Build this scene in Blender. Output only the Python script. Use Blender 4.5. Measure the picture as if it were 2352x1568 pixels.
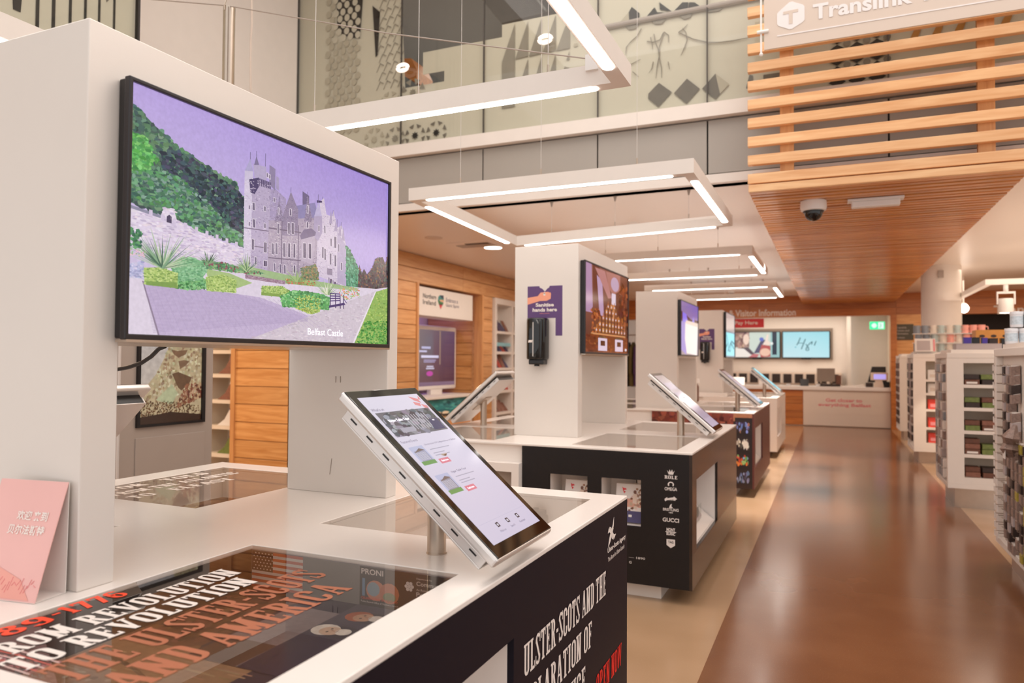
import bpy, bmesh, math, random
from mathutils import Vector, Matrix
S = bpy.context.scene
for o in list(bpy.data.objects): bpy.data.objects.remove(o, do_unlink=True)
COL = S.collection
R = random.Random(7)

# ---------------------------------------------------------------- camera
cam_data = bpy.data.cameras.new('camera'); cam = bpy.data.objects.new('camera', cam_data); COL.objects.link(cam)
yaw, pit, rol = 0.41683, 0.026563, 0.00616
fwd = Vector((-math.sin(yaw)*math.cos(pit), math.cos(yaw)*math.cos(pit), math.sin(pit)))
r0 = Vector((math.cos(yaw), math.sin(yaw), 0)); u0 = r0.cross(fwd)
rt = r0*math.cos(rol)+u0*math.sin(rol); up = -r0*math.sin(rol)+u0*math.cos(rol)
M = Matrix((rt, up, -fwd)).transposed().to_4x4(); M.translation = (0, 0, 1.55)
cam.matrix_world = M
cam_data.sensor_width = 36; cam_data.lens = 1656.47/2352*36; cam_data.clip_start = 0.05; cam_data.clip_end = 200
cam_data.dof.use_dof = True; cam_data.dof.focus_distance = 2.7; cam_data.dof.aperture_fstop = 2.8
S.camera = cam

# ---------------------------------------------------------------- world, lights, exposure
S.view_settings.view_transform = 'Standard'; S.view_settings.look = 'None'
S.view_settings.gamma = 1; S.view_settings.use_curve_mapping = False
S.view_settings.exposure = 0.42
w = bpy.data.worlds.new('world'); S.world = w; w.use_nodes = True
w.node_tree.nodes['Background'].inputs[0].default_value = (1.0, 0.97, 0.955, 1)
w.node_tree.nodes['Background'].inputs[1].default_value = 0.85
def area(name, loc, sx, sy, power, col=(1, .95, .91), rot=(0, 0, 0)):
    l = bpy.data.lights.new(name, 'AREA'); l.shape = 'RECTANGLE'; l.size = sx; l.size_y = sy; l.energy = power; l.color = col
    o = bpy.data.objects.new(name, l); o.location = loc; o.rotation_euler = rot; COL.objects.link(o); return o
area('atrium_light', (-1.5, 4.2, 6.4), 5, 3.5, 105)
area('atrium_light', (2.5, 4.2, 6.4), 3, 3.5, 60)
area('hall_light', (-4.3, 10.5, 3.12), 2, 4, 50, (1, .90, .80))
area('hall_light', (-2.0, 16.6, 3.12), 3, 2, 45, (1, .88, .78))
area('hall_light', (3.0, 10.0, 3.12), 2.5, 6, 85, (1, .86, .72))
area('hall_light', (3.0, 16.0, 3.12), 3, 4, 65, (1, .84, .68))
area('counter_light', (-0.8, 20.4, 2.92), 3.2, 1.2, 34, (1, .90, .78))
area('gallery_light', (-2.5, 9.5, 5.9), 5, 1.5, 60, (1, .95, .88))
for x, y in ((-6.7, 3.6), (-8.7, 5.4)): area('undergallery_light', (x, y, 3.17), .14, .14, 42, (1, .80, .56))
area('niche_light', (-6.7, 10.8, 2.6), .1, 1.6, 3, (.42, .32, 1))
# unseen upward fill lamps, added to brighten the low ceiling
for y, p in ((7.6, 4), (10.0, 6), (12.2, 3), (14.0, 6), (16.6, 4.5)): area('ceiling_fill', (-1.97, y, 2.90), 3.0, 1.8, p, (1, .95, .91), (math.pi, 0, 0))
for y in (8.4, 10.6, 12.6):
    sl = bpy.data.lights.new('aisle_spot', 'SPOT'); sl.energy = 480; sl.color = (1, .95, .9); sl.spot_size = .85; sl.spot_blend = 1.0; sl.shadow_soft_size = .06
    so = bpy.data.objects.new('aisle_spot', sl); so.location = (-.78, y, 2.98); COL.objects.link(so)
area('right_ceiling_fill', (3.0, 11, 2.6), 2.5, 8, 26, (1, .86, .72), (math.pi, 0, 0))  # unseen upward lamp added to brighten the right-hand ceiling

# ---------------------------------------------------------------- helpers
def lin(c):
    if isinstance(c, str):
        c = c.lstrip('#'); c = tuple(int(c[i:i+2], 16) for i in (0, 2, 4))
    return tuple(((v/255)/12.92 if v/255 <= .04045 else ((v/255+.055)/1.055)**2.4) for v in c)
MATS = {}
def mat(name, col, rough=.5, metal=0., emit=0., bump=0., bscale=60., var=0., vscale=8., spec=.5, coat=0., ecol=None):
    m = bpy.data.materials.new(name); m.use_nodes = True; nt = m.node_tree; b = nt.nodes['Principled BSDF']
    c = lin(col)+(1,)
    b.inputs['Base Color'].default_value = c; b.inputs['Roughness'].default_value = rough; b.inputs['Metallic'].default_value = metal
    b.inputs['Specular IOR Level'].default_value = spec; b.inputs['Coat Weight'].default_value = coat
    if emit: b.inputs['Emission Color'].default_value = (lin(ecol)+(1,)) if ecol else c; b.inputs['Emission Strength'].default_value = emit
    tc = nt.nodes.new('ShaderNodeTexCoord')
    if var:
        n = nt.nodes.new('ShaderNodeTexNoise'); n.inputs['Scale'].default_value = vscale; n.inputs['Detail'].default_value = 4
        nt.links.new(tc.outputs['Object'], n.inputs['Vector'])
        mx = nt.nodes.new('ShaderNodeMix'); mx.data_type = 'RGBA'
        mx.inputs[6].default_value = tuple(v*(1-var) for v in c[:3])+(1,); mx.inputs[7].default_value = tuple(min(1, v*(1+var)) for v in c[:3])+(1,)
        nt.links.new(n.outputs['Fac'], mx.inputs[0]); nt.links.new(mx.outputs[2], b.inputs['Base Color'])
    if bump:
        n2 = nt.nodes.new('ShaderNodeTexNoise'); n2.inputs['Scale'].default_value = bscale; n2.inputs['Detail'].default_value = 3
        nt.links.new(tc.outputs['Object'], n2.inputs['Vector'])
        bp = nt.nodes.new('ShaderNodeBump'); bp.inputs['Strength'].default_value = bump; bp.inputs['Distance'].default_value = .004
        nt.links.new(n2.outputs['Fac'], bp.inputs['Height']); nt.links.new(bp.outputs['Normal'], b.inputs['Normal'])
    MATS[name] = m; return m
def wood(name, c1, c2, axis=0, rough=.42, scale=1.0):
    m = bpy.data.materials.new(name); m.use_nodes = True; nt = m.node_tree; b = nt.nodes['Principled BSDF']
    tc = nt.nodes.new('ShaderNodeTexCoord'); mp = nt.nodes.new('ShaderNodeMapping'); oi = nt.nodes.new('ShaderNodeObjectInfo')
    cmb = nt.nodes.new('ShaderNodeVectorMath'); cmb.operation = 'SCALE'; cmb.inputs[0].default_value = (7, 11, 5)
    add = nt.nodes.new('ShaderNodeVectorMath'); add.operation = 'ADD'
    nt.links.new(oi.outputs['Random'], cmb.inputs['Scale']); nt.links.new(tc.outputs['Object'], add.inputs[0]); nt.links.new(cmb.outputs[0], add.inputs[1])
    sc = [14*scale]*3; sc[axis] = 1.1*scale; mp.inputs['Scale'].default_value = sc
    nt.links.new(add.outputs[0], mp.inputs['Vector'])
    n = nt.nodes.new('ShaderNodeTexNoise'); n.inputs['Scale'].default_value = 1.6; n.inputs['Detail'].default_value = 6; n.inputs['Distortion'].default_value = .9
    nt.links.new(mp.outputs[0], n.inputs['Vector'])
    cr = nt.nodes.new('ShaderNodeValToRGB'); cr.color_ramp.elements[0].position = .32; cr.color_ramp.elements[1].position = .68
    cr.color_ramp.elements[0].color = lin(c1)+(1,); cr.color_ramp.elements[1].color = lin(c2)+(1,)
    nt.links.new(n.outputs['Fac'], cr.inputs[0])
    hs = nt.nodes.new('ShaderNodeHueSaturation'); ma = nt.nodes.new('ShaderNodeMapRange'); ma.inputs[3].default_value = .86; ma.inputs[4].default_value = 1.12
    nt.links.new(oi.outputs['Random'], ma.inputs[0]); nt.links.new(ma.outputs[0], hs.inputs['Value']); nt.links.new(cr.outputs[0], hs.inputs['Color'])
    nt.links.new(hs.outputs[0], b.inputs['Base Color']); b.inputs['Roughness'].default_value = rough
    bp = nt.nodes.new('ShaderNodeBump'); bp.inputs['Strength'].default_value = .15; bp.inputs['Distance'].default_value = .002
    nt.links.new(n.outputs['Fac'], bp.inputs['Height']); nt.links.new(bp.outputs['Normal'], b.inputs['Normal'])
    MATS[name] = m; return m
def glass(name, tint='#ffffff', refl=1.0, rough=.01, ior=1.5):
    m = bpy.data.materials.new(name); m.use_nodes = True; nt = m.node_tree; nt.nodes.clear()
    out = nt.nodes.new('ShaderNodeOutputMaterial'); mx = nt.nodes.new('ShaderNodeMixShader'); fr = nt.nodes.new('ShaderNodeFresnel'); fr.inputs['IOR'].default_value = ior
    tr = nt.nodes.new('ShaderNodeBsdfTransparent'); tr.inputs[0].default_value = lin(tint)+(1,)
    gl = nt.nodes.new('ShaderNodeBsdfGlossy'); gl.inputs['Roughness'].default_value = rough
    geo = nt.nodes.new('ShaderNodeNewGeometry'); mu = nt.nodes.new('ShaderNodeMath'); mu.operation = 'MULTIPLY'; mu.inputs[1].default_value = refl
    sb = nt.nodes.new('ShaderNodeMath'); sb.operation = 'SUBTRACT'; sb.inputs[0].default_value = 1.0
    m2 = nt.nodes.new('ShaderNodeMath'); m2.operation = 'MULTIPLY'
    nt.links.new(geo.outputs['Backfacing'], sb.inputs[1]); nt.links.new(fr.outputs[0], mu.inputs[0]); nt.links.new(mu.outputs[0], m2.inputs[0]); nt.links.new(sb.outputs[0], m2.inputs[1])
    nt.links.new(m2.outputs[0], mx.inputs[0]); nt.links.new(tr.outputs[0], mx.inputs[1]); nt.links.new(gl.outputs[0], mx.inputs[2]); nt.links.new(mx.outputs[0], out.inputs[0])
    MATS[name] = m; return m
def picmat(name, emit=0., rough=.35, coat=0., noise=0., nscale=120., mult=1.0):
    m = bpy.data.materials.new(name); m.use_nodes = True; nt = m.node_tree; b = nt.nodes['Principled BSDF']
    a = nt.nodes.new('ShaderNodeVertexColor'); a.layer_name = 'col'; src = a.outputs[0]
    if noise:
        tc = nt.nodes.new('ShaderNodeTexCoord'); n = nt.nodes.new('ShaderNodeTexNoise'); n.inputs['Scale'].default_value = nscale; n.inputs['Detail'].default_value = 5
        nt.links.new(tc.outputs['Object'], n.inputs['Vector'])
        mr = nt.nodes.new('ShaderNodeMapRange'); mr.inputs[1].default_value = .3; mr.inputs[2].default_value = .7; mr.inputs[3].default_value = 1-noise; mr.inputs[4].default_value = 1+noise
        nt.links.new(n.outputs['Fac'], mr.inputs[0])
        hv = nt.nodes.new('ShaderNodeHueSaturation'); nt.links.new(src, hv.inputs['Color']); nt.links.new(mr.outputs[0], hv.inputs['Value']); src = hv.outputs[0]
    b.inputs['Roughness'].default_value = rough
    if emit:
        b.inputs['Base Color'].default_value = (.004, .004, .004, 1); nt.links.new(src, b.inputs['Emission Color']); b.inputs['Emission Strength'].default_value = emit
    else: nt.links.new(src, b.inputs['Base Color'])
    MATS[name] = m; return m

class MB:
    def __init__(s, o=(0, 0, 0)): s.v = []; s.f = []; s.c = []; s.o = Vector(o)
    def face(s, pts, col=None):
        i = len(s.v); s.v += [Vector(p)-s.o for p in pts]; s.f.append(list(range(i, i+len(pts)))); s.c.append(col); return s
    def box(s, x0, x1, y0, y1, z0, z1):
        i = len(s.v); s.v += [Vector(p)-s.o for p in ((x0, y0, z0), (x1, y0, z0), (x1, y1, z0), (x0, y1, z0), (x0, y0, z1), (x1, y0, z1), (x1, y1, z1), (x0, y1, z1))]
        s.f += [[i+a for a in q] for q in ((0, 3, 2, 1), (4, 5, 6, 7), (0, 1, 5, 4), (1, 2, 6, 5), (2, 3, 7, 6), (3, 0, 4, 7))]; s.c += [None]*6; return s
    def obox(s, c, ax, ay, az):          # oriented box: centre and three half-axis vectors
        c = Vector(c)-s.o; ax, ay, az = Vector(ax), Vector(ay), Vector(az); i = len(s.v)
        s.v += [c+a*ax+b*ay+d*az for d in (-1, 1) for a, b in ((-1, -1), (1, -1), (1, 1), (-1, 1))]
        s.f += [[i+a for a in q] for q in ((0, 3, 2, 1), (4, 5, 6, 7), (0, 1, 5, 4), (1, 2, 6, 5), (2, 3, 7, 6), (3, 0, 4, 7))]; s.c += [None]*6; return s
    def prism(s, pts, d):                # planar polygon extruded by vector d
        d = Vector(d); n = len(pts); i = len(s.v); s.v += [Vector(p)-s.o for p in pts]+[Vector(p)+d-s.o for p in pts]
        s.f += [list(range(i+n-1, i-1, -1)), list(range(i+n, i+2*n))]+[[i+k, i+(k+1) % n, i+n+(k+1) % n, i+n+k] for k in range(n)]; s.c += [None]*(n+2); return s
    def tube(s, path, r, n=10, cap=True):
        path = [Vector(p)-s.o for p in path]; rings = []; rr = r if isinstance(r, (list, tuple)) else [r]*len(path)
        for k, p in enumerate(path):
            t = (path[min(k+1, len(path)-1)]-path[max(k-1, 0)]).normalized()
            a = t.cross(Vector((0, 0, 1)) if abs(t.z) < .9 else Vector((1, 0, 0))).normalized(); b = t.cross(a); i = len(s.v)
            s.v += [p+rr[k]*(a*math.cos(q*2*math.pi/n)+b*math.sin(q*2*math.pi/n)) for q in range(n)]; rings.append(i)
        for a, b in zip(rings, rings[1:]):
            for q in range(n): s.f.append([a+q, a+(q+1) % n, b+(q+1) % n, b+q]); s.c.append(None)
        if cap: s.f += [list(range(rings[0]+n-1, rings[0]-1, -1)), list(range(rings[-1], rings[-1]+n))]; s.c += [None]*2
        return s
    def lathe(s, c, prof, n=24):         # profile [(r,z)] around the vertical through c
        c = Vector(c)-s.o; rings = []
        for r, z in prof:
            i = len(s.v); s.v += [c+Vector((max(r, 1e-5)*math.cos(q*2*math.pi/n), max(r, 1e-5)*math.sin(q*2*math.pi/n), z)) for q in range(n)]; rings.append(i)
        for a, b in zip(rings, rings[1:]):
            for q in range(n): s.f.append([a+q, a+(q+1) % n, b+(q+1) % n, b+q]); s.c.append(None)
        return s
    def build(s, name, m, parent=None, bevel=0., smooth=False, kind=None, seg=2):
        me = bpy.data.meshes.new(name); me.from_pydata([tuple(v) for v in s.v], [], s.f); 
        if isinstance(m, str): m = MATS[m]
        me.materials.append(m)
        if any(c is not None for c in s.c):
            ca = me.color_attributes.new('col', 'FLOAT_COLOR', 'CORNER'); d = []
            for f, c in zip(s.f, s.c):
                if c is None: c = (1, 1, 1)
                if isinstance(c, list):
                    for q in c: d += [*lin(q), 1]
                else:
                    q = lin(c); d += [*q, 1]*len(f)
            ca.data.foreach_set('color', d)
        if smooth: me.shade_smooth() if hasattr(me, 'shade_smooth') else None
        o = bpy.data.objects.new(name, me); COL.objects.link(o)
        if parent is not None: o.parent = parent
        else: o.location = s.o
        if parent is not None and tuple(s.o) != (0, 0, 0):
            o.location = s.o - world(parent)
        if bevel:
            b = o.modifiers.new('bevel', 'BEVEL'); b.width = bevel; b.segments = seg; b.limit_method = 'ANGLE'; b.angle_limit = .6
        if smooth:
            try: me.set_sharp_from_angle(angle=.7)
            except Exception: pass
        if kind: o['kind'] = kind
        return o
def world(o):
    v = Vector(o.location)
    while o.parent is not None: o = o.parent; v += Vector(o.location)
    return v
def thing(name, label, cat, loc, group=None):
    o = bpy.data.objects.new(name, None); o.empty_display_size = .1; o.location = loc; COL.objects.link(o)
    o['label'] = label; o['category'] = cat
    if group: o['group'] = group
    return o
def tag(o, label, cat, group=None):
    o['label'] = label; o['category'] = cat
    if group: o['group'] = group
    return o
def struct(o): o['kind'] = 'structure'; return o
def W(parent): return MB((0, 0, 0))
def part(name, mb, m, parent, **k):      # mb is in world coordinates
    off = world(parent)
    mb.v = [v-off for v in mb.v]; mb.o = Vector((0, 0, 0))
    return mb.build(name, m, parent, **k)
def dup(root, loc, label=None, group=None):
    r = root.copy(); COL.objects.link(r); r.location = loc
    if label: r['label'] = label
    if group: r['group'] = group
    for ch in list(root.children):
        c = ch.copy(); COL.objects.link(c); c.parent = r
        for g in ch.children:
            d = g.copy(); COL.objects.link(d); d.parent = c
    return r
def ell(cx, cy, rx, ry, a0=0, a1=2*math.pi, n=16): return [(cx+rx*math.cos(a0+(a1-a0)*k/n), cy+ry*math.sin(a0+(a1-a0)*k/n)) for k in range(n+1)]

# flat lettering: polygons fitted into a frame
def font_polys(s, bold=0.):
    cu = bpy.data.curves.new('t', 'FONT'); cu.body = s; cu.size = 1; cu.offset = bold; cu.resolution_u = 3; cu.fill_mode = 'FRONT'
    ob = bpy.data.objects.new('t', cu); me = ob.to_mesh()
    v = [(p.co.x, p.co.y) for p in me.vertices]; f = [[v[i] for i in p.vertices] for p in me.polygons]
    ob.to_mesh_clear(); bpy.data.objects.remove(ob); bpy.data.curves.remove(cu); return f
def slab_polys(s):
    t, b, sv, sw = .155, .10, .075, .06; P = []; x = 0.
    def rc(x0, y0, x1, y1): P.append([(x+x0, y0), (x+x1, y0), (x+x1, y1), (x+x0, y1)])
    def stem(c, y0=0., y1=1., lo=True, hi=True):
        rc(c-t/2, y0, c+t/2, y1)
        if lo: rc(c-t/2-sw, y0, c+t/2+sw, y0+sv)
        if hi: rc(c-t/2-sw, y1-sv, c+t/2+sw, y1)
    def arc(cx, cy, rx, ry, a0, a1, tx=t, ty=b, n=14):
        a0, a1 = math.radians(a0), math.radians(a1); o = ell(cx, cy, rx, ry, a0, a1, n); i = ell(cx, cy, rx-tx, ry-ty, a0, a1, n)
        for k in range(n): P.append([(x+o[k][0], o[k][1]), (x+o[k+1][0], o[k+1][1]), (x+i[k+1][0], i[k+1][1]), (x+i[k][0], i[k][1])])
    def diag(x0, y0, x1, y1, w): P.append([(x+x0-w/2, y0), (x+x0+w/2, y0), (x+x1+w/2, y1), (x+x1-w/2, y1)])
    def oval(w, y0=0., y1=1., l=True, r=True):
        q = .2
        arc(w/2, y1-q, w/2, q, 0, 180); arc(w/2, y0+q, w/2, q, 180, 360)
        if l: rc(0, y0+q, t, y1-q)
        if r: rc(w-t, y0+q, w, y1-q)
    for ch in s:
        w = .46
        if ch == ' ': x += .26; continue
        if ch == '-': rc(.02, .42, .24, .54); x += .32; continue
        if ch in 'O0': oval(w)
        elif ch == 'C':
            oval(w, r=False); rc(w-t, .68, w, .8); rc(w-t, .2, w, .32)
        elif ch == 'D':
            stem(.14); arc(.2, .8, .26, .2, 0, 90); arc(.2, .2, .26, .2, 270, 360); rc(.46-t, .2, .46, .8)
        elif ch == 'U':
            w = .5; stem(.12, .2, 1, lo=False); stem(.40, .2, 1, lo=False); arc(.26, .2, .218, .2, 180, 360)
        elif ch in 'EFL':
            w = .44; stem(.14)
            if ch != 'L': rc(.14, .9, .42, 1); rc(.36, .76, .42, 1); rc(.14, .47, .33, .57); rc(.28, .4, .33, .64)
            if ch != 'F': rc(.14, 0, .42, .1); rc(.36, 0, .42, .24)
        elif ch == 'I': w = .28; stem(.14)
        elif ch == 'H': w = .54; stem(.14); stem(.40); rc(.14, .46, .4, .55)
        elif ch == 'T': w = .46; stem(.23, hi=False); rc(0, .9, .46, 1); rc(0, .74, .06, 1); rc(.40, .74, .46, 1)
        elif ch == 'N':
            w = .54; stem(.12); stem(.43, lo=False); diag(.40, 0, .12, 1, .16)
        elif ch == 'M':
            w = .66; stem(.13); stem(.53); diag(.33, .12, .15, 1, .13); diag(.33, .12, .51, 1, .13)
        elif ch == 'A':
            w = .54; diag(.08, 0, .25, 1, .09); diag(.44, 0, .27, 1, .16); rc(.16, .28, .4, .36); rc(0, 0, .2, sv); rc(.32, 0, .55, sv)
        elif ch == 'V':
            w = .5; diag(.25, 0, .09, 1, .16); diag(.25, 0, .43, 1, .09); rc(0, 1-sv, .22, 1); rc(.32, 1-sv, .52, 1)
        elif ch == 'W':
            w = .74; diag(.2, 0, .08, 1, .14); diag(.2, 0, .36, 1, .09); diag(.52, 0, .38, 1, .14); diag(.52, 0, .66, 1, .09); rc(0, 1-sv, .2, 1); rc(.56, 1-sv, .76, 1)
        elif ch in 'PR':
            w = .5; stem(.14); arc(.22, .78, .24, .22, 0, 90); arc(.22, .7, .24, .22, 270, 360); rc(.46-t, .68, .46, .8); rc(.14, .9, .23, 1); rc(.14, .47, .23, .56)
            if ch == 'R': diag(.42, 0, .3, .5, .15); rc(.36, 0, .54, sv)
        elif ch == 'S':
            arc(.23, .76, .23, .24, 30, 190); arc(.23, .24, .23, .24, 210, 370); diag(.38, .22, .08, .78, .15); rc(.4, .68, .46, 1); rc(0, 0, .06, .32)
        elif ch == '1': w = .34; stem(.18, hi=False); rc(.03, .8, .2, .9)
        elif ch == '6':
            arc(.23, .3, .23, .3, 0, 360); arc(.23, .78, .23, .22, 20, 180); rc(0, .3, t, .78)
        elif ch == '8':
            arc(.23, .28, .23, .28, 0, 360); arc(.23, .76, .2, .24, 0, 360)
        elif ch == '9':
            arc(.23, .7, .23, .3, 0, 360); arc(.23, .22, .23, .22, 200, 360); rc(.46-t, .22, .46, .7)
        elif ch == '7': w = .42; diag(.14, 0, .34, .92, .16); rc(0, .88, .42, 1); rc(0, .72, .06, 1)
        x += w+.075
    return P
def letters(name, s, org, ud, vd, width, height, m, parent, bold=0., slab=False, lift=.0008):
    f = slab_polys(s) if slab else font_polys(s, bold)
    xs = [p[0] for q in f for p in q]; ys = [p[1] for q in f for p in q]
    ud, vd = Vector(ud).normalized(), Vector(vd).normalized(); n = ud.cross(vd)
    if width is None: width = (max(xs)-min(xs))*height/(max(ys)-min(ys))
    kx, ky = width/(max(xs)-min(xs)), height/(max(ys)-min(ys)); mb = MB(); o = Vector(org)+n*lift
    for i, q in enumerate(f): mb.face([o+n*(i % 23)*(2e-5 if slab else 0)+ud*(p[0]-min(xs))*kx+vd*(p[1]-min(ys))*ky for p in q])
    return part(name, mb, m, parent)
# flat picture painter in unit coordinates
class Pic:
    def __init__(s, seed=1): s.p = []; s.r = random.Random(seed); s.bs = 1.; s.bn = 1.; s.ba = 1.
    def poly(s, pts, c): s.p.append((pts, c)); return s
    def rect(s, x0, y0, x1, y1, c): return s.poly([(x0, y0), (x1, y0), (x1, y1), (x0, y1)], c)
    def disc(s, x, y, rx, ry, c, n=14): return s.poly(ell(x, y, rx, ry, n=n)[:-1], c)
    def blob(s, x, y, rx, ry, c, n=8):
        s.p.append(([(x+rx*math.cos(k*6.283/n)*s.r.uniform(.7, 1.25), y+ry*math.sin(k*6.283/n)*s.r.uniform(.7, 1.25)) for k in range(n)], c)); return s
    def jit(s, c, a):
        c = c.lstrip('#'); d = s.r.uniform(-a, a); return '#'+''.join('%02x' % max(0, min(255, int(int(c[i:i+2], 16)+d+s.r.uniform(-a, a)*.4))) for i in (0, 2, 4))
    def fill(s, pts, cols, n, rx, ry, a=18):
        xs = [p[0] for p in pts]; ys = [p[1] for p in pts]; k = 0; tr = 0; n = int(n*s.bn); rx *= s.bs; ry *= s.bs; a *= s.ba
        while k < n and tr < n*20:
            tr += 1; x, y = s.r.uniform(min(xs), max(xs)), s.r.uniform(min(ys), max(ys)); ins = False
            for i in range(len(pts)):
                (x1, y1), (x2, y2) = pts[i], pts[i-1]
                if (y1 > y) != (y2 > y) and x < (x2-x1)*(y-y1)/(y2-y1)+x1: ins = not ins
            if ins: s.blob(x, y, rx*s.r.uniform(.6, 1.3), ry*s.r.uniform(.6, 1.3), s.jit(s.r.choice(cols), a)); k += 1
        return s
    def line(s, pts, wd, c):
        for (x0, y0), (x1, y1) in zip(pts, pts[1:]):
            d = math.hypot(x1-x0, y1-y0) or 1; nx, ny = -(y1-y0)/d*wd/2, (x1-x0)/d*wd/2
            s.poly([(x0+nx, y0+ny), (x0-nx, y0-ny), (x1-nx, y1-ny), (x1+nx, y1+ny)], c)
        return s
    def spikes(s, x, y, r, n, cols, wd=.004, asp=1.):
        for k in range(n):
            a = s.r.uniform(.25, 2.9); q = r*s.r.uniform(.6, 1.1); ex, ey = x+math.cos(a)*q*.8, y+math.sin(a)*q*asp
            s.poly([(x-wd, y), (x+wd, y), (ex, ey)], s.r.choice(cols))
        return s
    def build(s, name, org, U, V, m, parent, clip=True, thick=.0016):
        U, V = Vector(U), Vector(V); n = U.normalized().cross(V.normalized()); mb = MB(); o = Vector(org); L = len(s.p)
        for i, (pts, c) in enumerate(s.p):
            if clip:
                q = pts; 
                if not isinstance(c, list):
                    for ax, val, sg in ((0, 0, 1), (0, 1, -1), (1, 0, 1), (1, 1, -1)):
                        out = []
                        for j in range(len(q)):
                            a, b = q[j-1], q[j]; da, db = (a[ax]-val)*sg, (b[ax]-val)*sg
                            if (da >= 0) != (db >= 0):
                                t = da/(da-db); out.append((a[0]+(b[0]-a[0])*t, a[1]+(b[1]-a[1])*t))
                            if db >= 0: out.append(b)
                        q = out
                        if len(q) < 3: break
                    if len(q) < 3: continue
                pts = q
            z = n*(thick*(i+1)/(L+1)); mb.face([o+U*x+V*y+z for x, y in pts], c)
        return part(name, mb, m, parent)
def panel(mb, axis, pos, th, a0, a1, z0, z1, holes):
    """sheet in the plane axis=pos (thickness th), spanning a0..a1 and z0..z1, with rectangular holes (a0,a1,z0,z1)"""
    A = sorted({a0, a1, *[h[0] for h in holes], *[h[1] for h in holes]}); Z = sorted({z0, z1, *[h[2] for h in holes], *[h[3] for h in holes]})
    nA, nZ = len(A)-1, len(Z)-1; ix = {}; P0, P1 = min(pos, pos+th), max(pos, pos+th)
    def solid(i, j): return 0 <= i < nA and 0 <= j < nZ and not any(h[0] < (A[i]+A[i+1])/2 < h[1] and h[2] < (Z[j]+Z[j+1])/2 < h[3] for h in holes)
    def vx(i, j, k):
        if (i, j, k) not in ix:
            q = (P0, P1)[k]; c = (q, A[i], Z[j]) if axis == 'x' else ((A[i], q, Z[j]) if axis == 'y' else (A[i], Z[j], q))
            ix[(i, j, k)] = len(mb.v); mb.v.append(Vector(c)-mb.o)
        return ix[(i, j, k)]
    def add(*q):
        q = [vx(*t) for t in q]; mb.f.append(q[::-1] if axis == 'y' else q); mb.c.append(None)
    for i in range(nA):
        for j in range(nZ):
            if not solid(i, j): continue
            add((i, j, 1), (i+1, j, 1), (i+1, j+1, 1), (i, j+1, 1)); add((i, j, 0), (i, j+1, 0), (i+1, j+1, 0), (i+1, j, 0))
            if not solid(i, j-1): add((i, j, 0), (i+1, j, 0), (i+1, j, 1), (i, j, 1))
            if not solid(i+1, j): add((i+1, j, 0), (i+1, j+1, 0), (i+1, j+1, 1), (i+1, j, 1))
            if not solid(i, j+1): add((i+1, j+1, 0), (i, j+1, 0), (i, j+1, 1), (i+1, j+1, 1))
            if not solid(i-1, j): add((i, j+1, 0), (i, j, 0), (i, j, 1), (i, j+1, 1))
    return mb
def tray(mb, x0, x1, y0, y1, z0, z1, th, openside):
    """five-sided box lining"""
    if openside != '-x': mb.box(x0, x0+th, y0, y1, z0, z1)
    if openside != '+x': mb.box(x1-th, x1, y0, y1, z0, z1)
    if openside != '-y': mb.box(x0, x1, y0, y0+th, z0, z1)
    if openside != '+y': mb.box(x0, x1, y1-th, y1, z0, z1)
    if openside != '-z': mb.box(x0, x1, y0, y1, z0, z0+th)
    if openside != '+z': mb.box(x0, x1, y0, y1, z1-th, z1)
    return mb

# ---------------------------------------------------------------- materials
mat('white_paint', '#e9dfd6', .55, var=.03, bump=.05, bscale=200); mat('ceiling_paint', '#ecdfd4', .36, var=.01)
mat('cream_paint', '#e6d6c2', .6, var=.02); mat('solid_surface', '#eee5de', .22, var=.015, vscale=3)
mat('tower_paint', '#dfd6ce', .38, .10, var=.03, vscale=3, bump=.03, bscale=300)
mat('brushed_steel', '#c3b3a4', .3, .95, var=.08, vscale=20); mat('silver', '#e2dcd8', .28, .55); mat('white_plastic', '#eee8e3', .35)
mat('black_plastic', '#120d0f', .3); mat('dark_edge', '#1c1417', .35, bump=.1, bscale=400); mat('black_glass', '#060506', .06, spec=.6)
mat('navy_vinyl', '#0e0918', .5, spec=.22, var=.15, vscale=30, bump=.06, bscale=500); mat('charcoal_vinyl', '#1b1718', .42, spec=.35, var=.2, vscale=40, bump=.06, bscale=500)
mat('charcoal_brown_reflect', '#2b1f1a', .26, coat=.3, var=.15, vscale=40); mat('maroon_vinyl', '#5a2a24', .4, var=.25, vscale=60); mat('print_white', '#efe4dc', .5); mat('print_red', '#e2160c', .5); mat('print_orange', '#ff4a24', .45)  # charcoal side panel: reflected brown surroundings tinted into its base colour
mat('print_brown', '#b06a4c', .5); mat('print_black', '#101012', .5); mat('print_grey', '#8f8890', .5); mat('print_pink', '#e2606f', .5); mat('logo_white', '#e3dad5', .5)
mat('beige_sign', '#d5c3b4', .45); mat('sign_letters', '#e9e1de', .45); mat('frost_film', '#ddd3c5', .4, var=.04, vscale=2); mat('fascia_film', '#a8a097', .3, var=.04, vscale=2)
mat('frit_dark', '#7a7068', .5, var=.15, vscale=12); mat('frit_black', '#2c2422', .5, var=.2, vscale=20); mat('frit_mid', '#c4b8a8', .5); mat('frit_light', '#d8cdbf', .45); mat('frit_grey', '#9a9086', .5, var=.1, vscale=10)
mat('gallery_grey', '#a89f97', .6, var=.05, vscale=2); mat('gallery_dark', '#6c6966', .6, var=.1, vscale=2); mat('grey_panel', '#a8998e', .4, .1, var=.03); mat('joint_dark', '#514a44', .5)
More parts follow.
